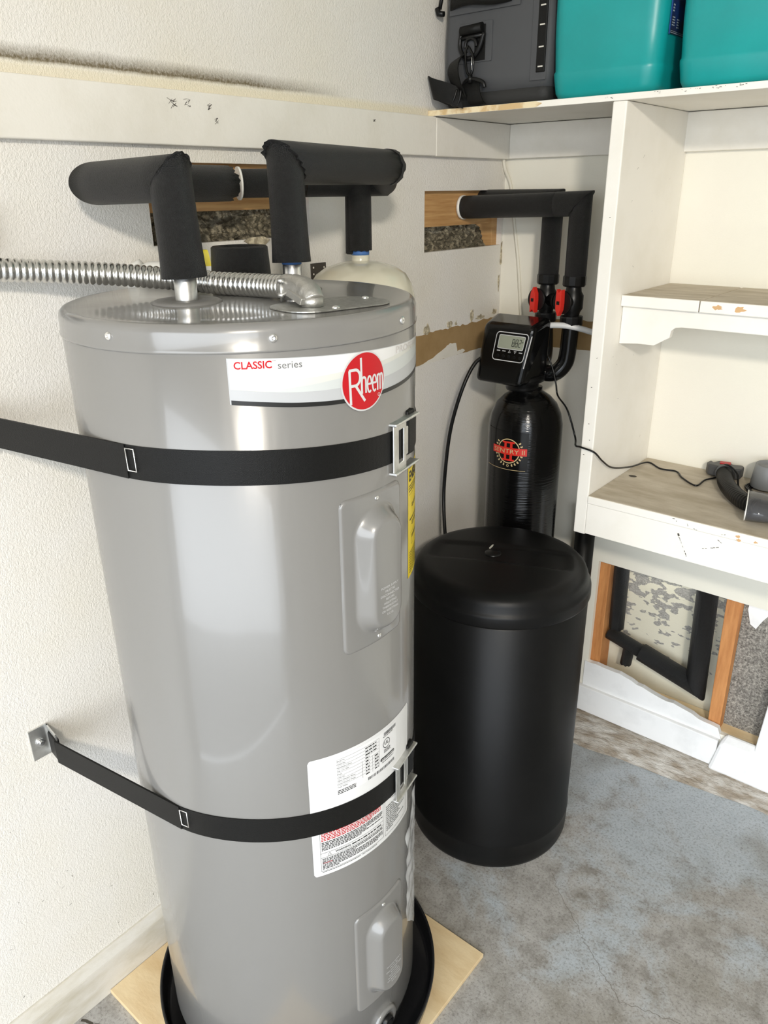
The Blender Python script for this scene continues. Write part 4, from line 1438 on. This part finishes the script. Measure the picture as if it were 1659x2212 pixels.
# label
def tm(u, v, off=.0):                        # u arc metres from facing direction
    a = R(-85) + u / TRd
    return (SC[0] + (TRd + off) * math.cos(a), SC[1] + (TRd + off) * math.sin(a), v)
LZc = 1.018
g = G(); g.patch(lambda u, v: tm(u, v, .0004), -.085, .055, LZc - .055, LZc + .055, 30, 2)
tl = make('tank_label', g, 'plastic_black_gloss', sf, label='black tank label with red banner and gold wreath')
g = G(); f = lambda u, v: tm(u, v, .0010)
g.ribbon(f, [(.032 * math.cos(R(i * 8)), LZc + .034 * math.sin(R(i * 8))) for i in range(45)], .0028, True)
for sgn in (-1, 1):
    for i in range(9):
        a = R(-90 + sgn * (14 + i * 13.5)); rr = .0395
        cu, cvv = rr * math.cos(a), LZc + .0415 * math.sin(a)
        for tlt in (-.5, .5):
            t = a + sgn * (PI / 2) + tlt * sgn
            L_, w_ = .0062, .0024
            pts = [(cu, cvv), (cu + L_ * .5 * math.cos(t) + w_ * math.sin(t), cvv + L_ * .5 * math.sin(t) - w_ * math.cos(t)), (cu + L_ * math.cos(t), cvv + L_ * math.sin(t)), (cu + L_ * .5 * math.cos(t) - w_ * math.sin(t), cvv + L_ * .5 * math.sin(t) + w_ * math.cos(t))]
            g.add([f(*q_) for q_ in pts], [(0, 1, 2, 3)])
g.ribbon(f, [(.003 * math.cos(R(i * 30)), LZc - .042 + .003 * math.sin(R(i * 30))) for i in range(12)], .0012, True)
g.ribbon(f, [(-.08 + .005 * i, LZc - .0535) for i in range(27)], .0012)
make('gold_wreath', g, 'print_gold', tl)
g = G(); f = lambda u, v: tm(u, v, .0016)
for x in (-.0085, .0085): g.rect(f, x - .0035, x + .0035, LZc - .025, LZc + .025, 2)
for y in (-.025, .025): g.rect(f, -.018, .018, LZc + y - .0025, LZc + y + .0025, 6)
g.patch(f, -.052, .052, LZc - .0105, LZc + .0105, 20, 1)
make('red_banner', g, 'plastic_red', tl)
g = G(); text(g, lambda u, v: tm(u, v, .0022), 'SENTRY II', 0, LZc - .0062, .0122, width=.092, align='c')
make('banner_lettering', g, 'print_gold', tl, label='gold words SENTRY II')
# control head, facing the camera a little to the left
g = G()
hx = [(.122, -.318, 1.193), (.268, -.322, 1.193), (.284, -.198, 1.195), (.108, -.196, 1.195),
      (.138, -.300, 1.352), (.294, -.304, 1.352), (.286, -.196, 1.366), (.110, -.196, 1.366)]
g.hexa(hx)
hd = make('control_head', g, 'plastic_black_gloss', sf, .016, 4, label='glossy black control head with display')
o0 = Vector(hx[0]); eu = (Vector(hx[1]) - o0); ev = (Vector(hx[4]) - o0)
fnv = eu.cross(ev).normalized()
def cf(off):                                 # u,v in 0..1 on the front face
    def f(u, v):
        p_ = o0 + (eu * (1 - v) + (Vector(hx[5]) - Vector(hx[4])) * v) * u + ev * v
        return tuple(p_ + fnv * off)
    return f
def rr_loop(u0, u1, v0, v1, r_=.06, n=5):
    out = []
    for cu, cv_, a0 in ((u1 - r_, v1 - r_, 0), (u0 + r_, v1 - r_, 90), (u0 + r_, v0 + r_, 180), (u1 - r_, v0 + r_, 270)):
        out += [(cu + r_ * math.cos(R(a0 + 90 * i / n)), cv_ + r_ * math.sin(R(a0 + 90 * i / n))) for i in range(n + 1)]
    return out
g = G(); f = cf(.0012)
g.ribbon(f, rr_loop(.30, .93, .42, .88), .014, True)
g.ribbon(f, rr_loop(.365, .875, .615, .835, .02), .010, True)
for k in range(5):
    u_ = .40 + k * .112
    if k in (2, 3):
        s_ = 1 if k == 2 else -1
        g.ribbon(f, [(u_ - .022, .575 - s_ * .016), (u_ + .022, .575 - s_ * .016), (u_, .575 + s_ * .022)], .010, True)
    else:
        g.rect(f, u_ - .034, u_ + .034, .568, .582)
make('display_outline', g, 'silver_print_and_glint', hd)
g = G(); g.rect(cf(.0009), .37, .87, .62, .83)
lc = make('display', g, 'lcd', hd, label='grey display reading 882')
g = G(); f = cf(.0016)
SEG = {'8': 'abcdefg', '2': 'abged'}
def digit(ch, u, v, w, h):
    t = .012
    S = {'a': [(u, v + h), (u + w, v + h)], 'g': [(u, v + h / 2), (u + w, v + h / 2)], 'd': [(u, v), (u + w, v)],
         'f': [(u, v + h / 2), (u, v + h)], 'b': [(u + w, v + h / 2), (u + w, v + h)], 'e': [(u, v), (u, v + h / 2)], 'c': [(u + w, v), (u + w, v + h / 2)]}
    for k_ in SEG[ch]: g.ribbon(f, S[k_], t)
for i, ch in enumerate('882'): digit(ch, .645 + i * .064, .665, .040, .115)
g.rect(f, .833, .853, .735, .755)
make('display_digits', g, 'lcd_ink', lc)
g = G()
for k in range(5):
    c_ = Vector(cf(0)(.405 + k * .112, .490))
    g.tube([c_ - fnv * .002, c_ + fnv * .0016], .0042, 14)
make('button', g, 'plastic_black', hd, .0006)
g = G(); g.ribbon(cf(.0004), arc(.17, .62, .09, .26, 120, 235, 16), .02)
make('cover_latch', g, 'plastic_black_gloss', hd)
g = G(); g.ribbon(cf(.0008), [(.985, .86), (.983, .6), (.980, .33)], .022); make('silver_stripe', g, 'silver_print_and_glint', hd)
# shutoff valves
def valve(x, y, up, label, ztop):
    v = empty('shutoff_valve', (x, y, ztop - .15), label, 'valve', 'valves above the softener head')
    g = G(); g.lathe([(.018, ztop + .004), (.029, ztop + .004), (.030, ztop), (.030, ztop - .018), (.028, ztop - .022), (.020, ztop - .022)], x, y, 12, False)
    make('union_nut', g, 'plastic_black', v)
    g = G(); g.lathe([(.019, ztop - .02), (.021, ztop - .035), (.027, ztop - .045), (.027, ztop - .078), (.021, ztop - .088), (.019, ztop - .10)], x, y, 28)
    make('valve_body', g, 'plastic_black', v)
    g = G(); g.lathe([(.018, ztop - .096), (.029, ztop - .098), (.030, ztop - .102), (.030, ztop - .120), (.028, ztop - .124), (.016, ztop - .124)], x, y, 12, False)
    make('union_nut', g, 'plastic_black', v)
    # handle hub and red lever, turned towards the camera's left
    ad = R(-104); dn = Vector((math.cos(ad), math.sin(ad), .0)).normalized(); ds = Vector((-dn.y, dn.x, 0)); c_ = Vector((x, y, ztop - .060))
    g = G(); g.tube([c_, c_ + dn * .038], .019, 24); make('valve_stem', g, 'plastic_black_gloss', v)
    g = G(); g.tube([c_ + dn * .038 , c_ + dn * .043], .030, 36); make('grip_disc', g, 'plastic_black', v)
    k = 1 if up else -1
    poly = [(0, .034 * k), (.008, .018 * k), (.0095, 0), (.0085, -.026 * k), (.0085, -.034 * k), (.0, -.026 * k), (-.0085, -.034 * k), (-.0085, -.026 * k), (-.0095, 0), (-.008, .018 * k)]
    g = G(); g.prism(poly, lambda u, w, d: tuple(c_ + ds * u + Vector((0, 0, w)) + dn * d), .043, .058)
    ha = make('red_handle', g, 'plastic_red', v, .001)
    g = G(); g.obox(c_ + dn * .0583, ds * .0045, (0, 0, .0045), dn * .0005); make('handle_slot', g, 'plastic_black', ha)
    return v
valve(.215, -.105, True, 'left shutoff valve with a red handle pointing up', 1.460)
valve(.324, -.165, False, 'right shutoff valve with a red handle notched at top', 1.466)
g = G(); g.tube([(.215, -.105, 1.397), (.322, -.165, 1.402)], .018, 20); g.tube([(.262, -.131, 1.399), (.272, -.138, 1.400)], .024, 20)
make('bypass_link', g, 'plastic_black', sf)
g = G(); g.tube(smooth_curve([(.324, -.165, 1.35), (.321, -.165, 1.27), (.315, -.168, 1.238), (.295, -.178, 1.214), (.262, -.185, 1.212), (.25, -.20, 1.23)], 5), .0225, 22)
make('outlet_elbow', g, 'plastic_black_gloss', sf)
g = G(); g.tube(smooth_curve([(.215, -.105, 1.33), (.222, -.11, 1.28), (.232, -.13, 1.24), (.24, -.17, 1.23), (.24, -.20, 1.235)], 5), .0225, 22)
make('inlet_elbow', g, 'plastic_black_gloss', sf)
# tubes and cords
g = G(); g.tube(smooth_curve([(.262, -.20, 1.340), (.290, -.20, 1.345), (.325, -.19, 1.345), (.365, -.165, 1.335), (.41, -.13, 1.315), (.455, -.10, 1.29), (.465, -.06, 1.26)], 6), .0078, 14)
make('drain_tube', g, 'plastic_tube', label='milky drain tube curving from head behind the side panel', cat='tube')
g = G(); g.tube(smooth_curve([(.140, -.285, 1.262), (.122, -.318, 1.240), (.106, -.352, 1.172), (.082, -.365, 1.066), (.070, -.37, .953), (.072, -.38, .84), (.120, -.43, .73), (.175, -.463, .67)], 8), .0052, 12)
make('brine_hose', g, 'plastic_black', label='black hose arching from control head to brine tank', cat='hose')
g = G(); g.tube(smooth_curve([(.282, -.20, 1.262), (.300, -.20, 1.225), (.314, -.205, 1.190), (.325, -.21, 1.160), (.400, -.30, 1.152), (.428, -.30, 1.085), (.455, -.35, 1.080), (.484, -.3815, 1.089), (.520, -.382, 1.083), (.526, -.340, 1.050), (.525, -.270, 1.013), (.526, -.15, .982), (.536, -.05, .9695), (.584, -.081, .9695), (.626, -.077, .9695), (.657, -.117, .9695), (.704, -.152, .9695), (.709, -.097, .9695), (.728, -.055, .972), (.737, -.058, 1.004), (.757, -.078, 1.015), (.782, -.085, 1.000), (.795, -.105, .975), (.82, -.13, .9695)], 8), .0024, 8)
make('power_cord', g, 'plastic_black', label='thin black power cord running from softener onto the shelf', cat='cord')

# ------------------------------------------------------------------ brine tank
BT = (.378, -.560); BRd = .2235
b = empty('brine_tank', (BT[0], BT[1], .001), 'large matte black round brine tank with lid', 'tank')
g = G(); g.lathe([(0, .001), (BRd - .012, .001), (BRd - .004, .004), (BRd - .001, .014), (BRd, .04), (BRd, .075), (BRd + .001, .080), (BRd - .001, .086), (BRd - .001, .74), (BRd - .01, .748)], BT[0], BT[1], 120)
make('tank_body', g, 'plastic_black_matte', b)
g = G()
LB = .748
prof = [(BRd - .006, LB - .002), (BRd + .0035, LB - .001), (BRd + .0045, LB + .003), (BRd + .0035, LB + .024), (BRd + .0025, LB + .028), (BRd + .0002, LB + .031),
        (BRd - .0035, LB + .038), (BRd - .006, LB + .050), (BRd - .010, LB + .060), (BRd - .017, LB + .0675), (BRd - .026, LB + .072), (BRd - .036, LB + .0745)]
for k in range(1, 25):
    r_ = (BRd - .036) * (1 - k / 24); prof.append((r_, LB + .0745 + .0065 * (1 - (r_ / (BRd - .036)) ** 2)))
g.lathe(prof, BT[0], BT[1], 140)
# shallow hand channel pressed across the lid
t = R(24); ex, ey = Vector((math.cos(t), math.sin(t))), Vector((-math.sin(t), math.cos(t)))
for i, v_ in enumerate(g.v):
    q = Vector((v_[0] - BT[0], v_[1] - BT[1])); l_, w_ = q.dot(ex), q.dot(ey) - .012
    if v_[2] > LB + .0747:
        f_ = min(max((.052 - abs(w_)) / .010, 0), 1); f_ = f_ * f_ * (3 - 2 * f_)
        e_ = min(max((BRd - .036 - q.length) / .03, 0), 1)
        g.v[i] = (v_[0], v_[1], v_[2] - .0055 * f_ * e_)
ld = make('tank_lid', g, 'plastic_black_matte', b)
g = G(); g.lathe([(.021, LB + .070), (.021, LB + .0775), (.018, LB + .0795), (0, LB + .0805)], .352, -.556, 32); make('lid_cap', g, 'plastic_black', ld)
g = G(); g.obox((.328, -.521, LB + .0770), (-.003, .017, 0), (.0016, .0003, 0), (0, 0, .0014)); make('white_chip', g, 'stitch_white', ld)

# ------------------------------------------------------------------ soft cooler bag on the top shelf
ST = 1.8617
def rbox_plan(x0, x1, y0, y1, r, n=6):
    out = []
    for cx, cy, a0 in ((x1 - r, y1 - r, 0), (x0 + r, y1 - r, 90), (x0 + r, y0 + r, 180), (x1 - r, y0 + r, 270)):
        out += [(cx + r * math.cos(R(a0 + 90 * i / n)), cy + r * math.sin(R(a0 + 90 * i / n))) for i in range(n + 1)]
    return out
def loft(g, sections, smooth=True):
    n = len(sections[0]); vs = [p for s in sections for p in s]; fs = []
    for k in range(len(sections) - 1):
        for i in range(n):
            j = (i + 1) % n
            fs.append((k * n + i, k * n + j, (k + 1) * n + j, (k + 1) * n + i))
    g.add(vs, fs, smooth)
    b = len(g.v) - len(vs)
    g.f.append(tuple(b + i for i in range(n - 1, -1, -1))); g.s.append(False)
    g.f.append(tuple(b + (len(sections) - 1) * n + i for i in range(n))); g.s.append(False)
cb = empty('cooler_bag', (.17, -.19, ST), 'dark grey soft cooler bag with black straps on top shelf', 'cooler bag')
BX0, BX1, BY0, BY1 = .030, .312, -.352, -.030
secs = []
for z, i_ in ((.028, .000), (.06, -.003), (.14, -.004), (.24, .000), (.34, .006)):
    secs.append([(x, y, ST + z) for x, y in rbox_plan(BX0 + i_, BX1 - i_, BY0 + i_, BY1 - i_, .022)])
g = G(); loft(g, secs); make('bag_body', g, 'bag_shell', cb)
secs = []
for z, i_ in ((.0, .008), (.003, .003), (.012, .000), (.030, -.0015), (.033, .002)):
    secs.append([(x, y, ST + z) for x, y in rbox_plan(BX0 + i_, BX1 - i_, BY0 + i_, BY1 - i_, .022)])
g = G(); loft(g, secs); make('base_panel', g, 'bag_base', cb)
FY = BY0 - .002
ff = lambda u, v, d: (u, FY - .0028 - d, v)
def patchbox(name, x0, x1, z0, z1, d, mat, parent, bev=.002, d0=0.0):
    g = G(); g.box(x0, x1, FY - .0028 - d0 - d, FY - .0020 - d0, z0, z1)
    return make(name, g, mat, parent, bev)
# welded patches, front handle, ring tab
patchbox('welded_patch', .075, .165, 1.955, 2.036, .0010, 'bag_shell', cb, .0008)
patchbox('welded_patch', .045, .235, 2.056, 2.12, .0010, 'bag_shell', cb, .0008)
g = G(); n = 14; vs, fs = [], []
for i in range(n + 1):
    x = .050 + .165 * i / n
    bulge = .004 + .012 * math.sin(PI * i / n) * (1 if 0 < i < n else 0)
    for z in (2.066, 2.092):
        vs.append((x, FY - .004 - bulge, z + .004 * math.sin(6 * i / n) - .006 * i / n * 0))
for i in range(n): fs.append((2 * i, 2 * i + 2, 2 * i + 3, 2 * i + 1))
g.add(vs, fs, True); o = make('front_handle', g, 'webbing', cb); so = o.modifiers.new('thick', 'SOLIDIFY'); so.thickness = .003
g = G(); g.tube([(.084, FY - .009, 2.020), (.142, FY - .009, 2.023)], .0105, 18); tb = make('ring_tab', g, 'webbing', cb)
g = G()
ring = [(.084, 2.014), (.081, 1.992), (.090, 1.972), (.104, 1.964), (.122, 1.968), (.137, 1.985), (.147, 2.012)]
g.tube(smooth_curve([(x, FY - .010, z) for x, z in ring], 4), .0050, 10)
g.tube(smooth_curve([(.096, FY - .0105, 1.985), (.100, FY - .0105, 2.000), (.112, FY - .0105, 2.004), (.124, FY - .0105, 1.999), (.128, FY - .0105, 1.986)], 4), .0040, 10)
g.tube([(.083, FY - .010, 2.006), (.146, FY - .010, 2.008)], .0045, 10)
make('plastic_ring', g, 'plastic_black', tb)
patchbox('webbing_backing', .118, .148, 1.958, 2.030, .002, 'webbing', tb, .001)
# shoulder strap with its clip
ss = empty('shoulder_strap', (.07, -.385, ST), 'black shoulder strap dangling over the shelf edge from cooler bag', 'strap')
g = G(); g.tube(smooth_curve([(.106, FY - .012, 1.990), (.102, FY - .017, 1.975), (.107, FY - .018, 1.940), (.116, FY - .018, 1.928), (.124, FY - .018, 1.938), (.124, FY - .018, 1.965), (.112, FY - .017, 1.985)], 5), .0030, 10)
make('snap_hook', g, 'plastic_black_gloss', ss)
g = G(); g.tube([(.1235, FY - .0215, 1.938), (.1235, FY - .0215, 1.964)], .0013, 8); make('hook_gate', g, 'steel_bright', ss)
g = G(); g.tube([(.117, FY - .017, 1.912), (.117, FY - .017, 1.929)], .0055, 12)
g.tube(smooth_curve([(.095, FY - .013, 1.908), (.105, FY - .015, 1.918), (.125, FY - .015, 1.920), (.150, FY - .014, 1.912), (.155, FY - .012, 1.900)], 4), .0045, 10)
make('swivel_ring', g, 'plastic_black', ss)
def webloop(pts, half, name, th=.0025):
    """pts: (centre, width-axis)"""
    g = G(); vs, fs = [], []
    P = smooth_curve([p[0] for p in pts], 6); A = smooth_curve([p[1] for p in pts], 6)
    for c_, a_ in zip(P, A):
        a_ = a_.normalized() * half
        vs += [c_ - a_, c_ + a_]
    for i in range(len(P) - 1): fs.append((2 * i, 2 * i + 1, 2 * i + 3, 2 * i + 2))
    g.add(vs, fs, False)
    o = make(name, g, 'webbing', ss)
    s_ = o.modifiers.new('thick', 'SOLIDIFY'); s_.thickness = th; s_.offset = 0
    return o
webloop([((.118, -.366, 1.915), (1, 0, -.1)), ((.126, -.374, 1.895), (1, 0, -.15)), ((.134, -.372, 1.875), (1, 0, -.1)), ((.138, -.366, 1.867), (1, 0, 0))], .022, 'strap_tail')
webloop([((.088, -.362, 1.972), (1, -.25, .30)), ((.079, -.378, 1.960), (1, -.3, .25)), ((.078, -.386, 1.938), (1, -.3, .0)), ((.086, -.384, 1.912), (1, -.2, -.3)), ((.096, -.378, 1.894), (.8, -.1, -.5))], .019, 'strap_loop')
webloop([((.100, -.384, 1.882), (-.40, .1, .92)), ((.070, -.392, 1.893), (-.38, .1, .92)), ((.040, -.396, 1.902), (-.36, .05, .92)), ((.022, -.394, 1.908), (-.33, .0, .92)), ((.016, -.386, 1.909), (-.3, -.0, .92)), ((.022, -.378, 1.905), (-.3, -.1, .92)), ((.042, -.374, 1.897), (-.3, -.1, .92)), ((.075, -.374, 1.886), (-.3, -.1, .92))], .0265, 'strap_loop')
g = G(); g.tube(smooth_curve([(.092, -.388, 1.900), (.088, -.392, 1.882), (.082, -.392, 1.868), (.094, -.389, 1.866), (.101, -.388, 1.880), (.103, -.387, 1.897)], 4), .0026, 8)
make('strap_adjuster', g, 'plastic_black', ss)
# side webbing ladder with pale bar tacks
patchbox('welded_patch', .268, .3085, 1.905, 2.13, .0010, 'bag_shell', cb, .0008)
lw = patchbox('webbing_ladder', .284, .3060, 1.920, 2.13, .0040, 'webbing', cb, .0015)
for z in (1.931, 1.969, 2.011, 2.047, 2.085):
    patchbox('bar_tack', .2895, .3015, z - .0016, z + .0010, .0008, 'stitch_white', lw, 0, .0042)
# side release buckle peeking out at the left
g = G(); g.tube([(.018, -.345, 2.12), (.013, -.352, 2.076)], .0045, 10); g.tube([(.008, -.356, 2.078), (.012, -.355, 2.066), (.026, -.353, 2.064)], .0060, 10)
make('zip_pull', g, 'plastic_black', cb)

# ------------------------------------------------------------------ teal containers
def teal(x0, x1, y0, label):
    t = empty('plastic_container', ((x0 + x1) / 2, -.19, ST), label, 'container', 'teal containers on the top shelf')
    secs = []
    for z, i_, rr_ in ((.0, .016, .030), (.004, .009, .034), (.014, .004, .036), (.045, .000, .036), (.052, -.0005, .036), (.056, .0015, .036), (.12, -.0015, .036), (.22, -.003, .036), (.34, -.001, .036), (.37, .012, .036), (.375, .03, .03)):
        secs.append([(x, y, ST + z) for x, y in rbox_plan(x0 + i_, x1 - i_, y0 + i_, -.02 - i_, rr_, 8)])
    g = G(); loft(g, secs)
    bd_ = make('container_body', g, 'plastic_teal', t)
    g = G(); g.lathe([(.0, ST + .376), (.03, ST + .376), (.03, ST + .40), (0, ST + .402)], (x0 + x1) / 2, -.10, 28); make('screw_cap', g, 'plastic_black', t)
    return t, bd_
t1, b1_ = teal(.320, .566, -.366, 'left teal plastic container between cooler bag and its twin')
t2, b2_ = teal(.599, .86, -.366, 'right teal plastic container at the end of the top shelf')
# blue sticker on the right flank of the left container
g = G(); xs_ = .5696
g.box(xs_, xs_ + .0008, -.335, -.18, 1.966, 2.10)
stk = make('blue_sticker', g, 'sticker_blue', b1_, label='dark blue sticker with pale print')
g = G(); g.box(xs_ + .0002, xs_ + .0010, -.339, -.334, 1.9645, 2.10); make('sticker_edge', g, 'sticker_edge', stk)
g = G(); f = lambda u, v: (xs_ + .0013, u, v)
for k in range(4): fine_print(g, f, -.330, -.316, 1.980 + k * .0045, .0022, 300 + k)
for k in range(4): fine_print(g, f, -.305, -.293, 1.978 + k * .0045, .0022, 310 + k)
for k in range(3): fine_print(g, f, -.331, -.322, 2.004 + k * .005, .0028, 320 + k)
g.rect(f, -.334, -.19, 1.9675, 1.9685); g.rect(f, -.334, -.19, 1.9705, 1.9712)
make('sticker_print', g, 'print_pale', stk, kind='stuff')

# ------------------------------------------------------------------ odds and ends on the lower shelf
SZ = .9665
hv = empty('vacuum_hose', (.78, -.12, SZ), 'black ribbed hose with a grey cross-shaped fitting and red button', 'hose')
g = G()
poly = [(.688, -.020), (.692, .000 - .012), (.705, -.030), (.712, -.012), (.738, -.006), (.752, -.018), (.770, -.012), (.782, -.022), (.781, -.044), (.768, -.056), (.757, -.084), (.735, -.078), (.722, -.054), (.700, -.042)]
poly = [(.690, -.040), (.693, -.015), (.704, -.026), (.712, -.008), (.742, -.004), (.752, -.018), (.772, -.010), (.781, -.018), (.781, -.046), (.766, -.056), (.760, -.080), (.736, -.076), (.726, -.056), (.700, -.054)]
g.prism(poly, lambda u, v, d: (u, v, d), SZ + .004, SZ + .034)
ft = make('cross_fitting', g, 'plastic_grey_dark', hv, .006, 3)
g = G(); g.obox((.733, -.022, SZ + .0345), (.013, .003, 0), (-.002, .009, 0), (0, 0, .0016)); make('red_button', g, 'print_red', ft, .001)
g = G(); hp = smooth_curve([(.744, -.062, SZ + .022), (.754, -.090, SZ + .022), (.772, -.138, SZ + .022), (.802, -.190, SZ + .022), (.842, -.238, SZ + .022), (.885, -.262, SZ + .024)], 22)
g.tube(hp, [.0185 + (.0014 if i % 3 == 0 else 0) for i in range(len(hp))], 22)
make('ribbed_hose', g, 'plastic_black', hv)
g = G(); g.tube([hp[2], hp[9]], .0225, 26); make('hose_cuff', g, 'plastic_grey_dark', hv, .001)
# clear scoop shaped nozzle at the frame's right edge
nz = empty('clear_nozzle', (.90, -.27, SZ), 'clear smoky plastic nozzle at the right end of lower shelf', 'nozzle')
g = G(); secs = []
for t_, w_, h_ in ((0, .064, .058), (.25, .062, .057), (.5, .054, .053), (.75, .036, .042), (1, .022, .034), (1.25, .020, .032)):
    c_ = Vector((.860, -.278, SZ)) + Vector((.115, .028, 0)) * t_; s_ = Vector((-.237, .971, 0))
    secs.append([tuple(c_ + s_ * (w_ * math.cos(R(a_))) + Vector((0, 0, h_ / 2 + .0005 + h_ / 2 * math.sin(R(a_))))) for a_ in range(0, 360, 15)])
loft(g, secs); make('nozzle_shell', g, 'plastic_smoke', nz)
g = G(); g.tube([secs[0][i] for i in range(24)] + [secs[0][0]], .0014, 6); make('nozzle_rim', g, 'plastic_white', nz)
g = G(); g.tube([(.885, -.262, SZ + .024), (.93, -.255, SZ + .024)], .018, 18); make('inner_pipe', g, 'plastic_black', nz)
g = G(); g.lathe([(0, SZ + .008), (.040, SZ + .008), (.0415, SZ + .010), (.036, SZ + .066), (.034, SZ + .068), (.031, SZ + .066), (.030, SZ + .058), (0, SZ + .058)], .852, -.062, 40)
make('grey_cup', g, 'plastic_grey', label='grey tapered plastic cup resting on coiled cord', cat='cup')
g = G()
for k in range(4):
    g.tube([(.868 + (.048 + .004 * k) * math.cos(R(i * 12 + k * 9)), -.085 + (.040 + .003 * k) * math.sin(R(i * 12 + k * 9)), SZ + .003 + .0015 * k) for i in range(31)], .0028, 8)
make('coiled_cord', g, 'plastic_black', label='coil of thin black cord under the grey cup', cat='cord')
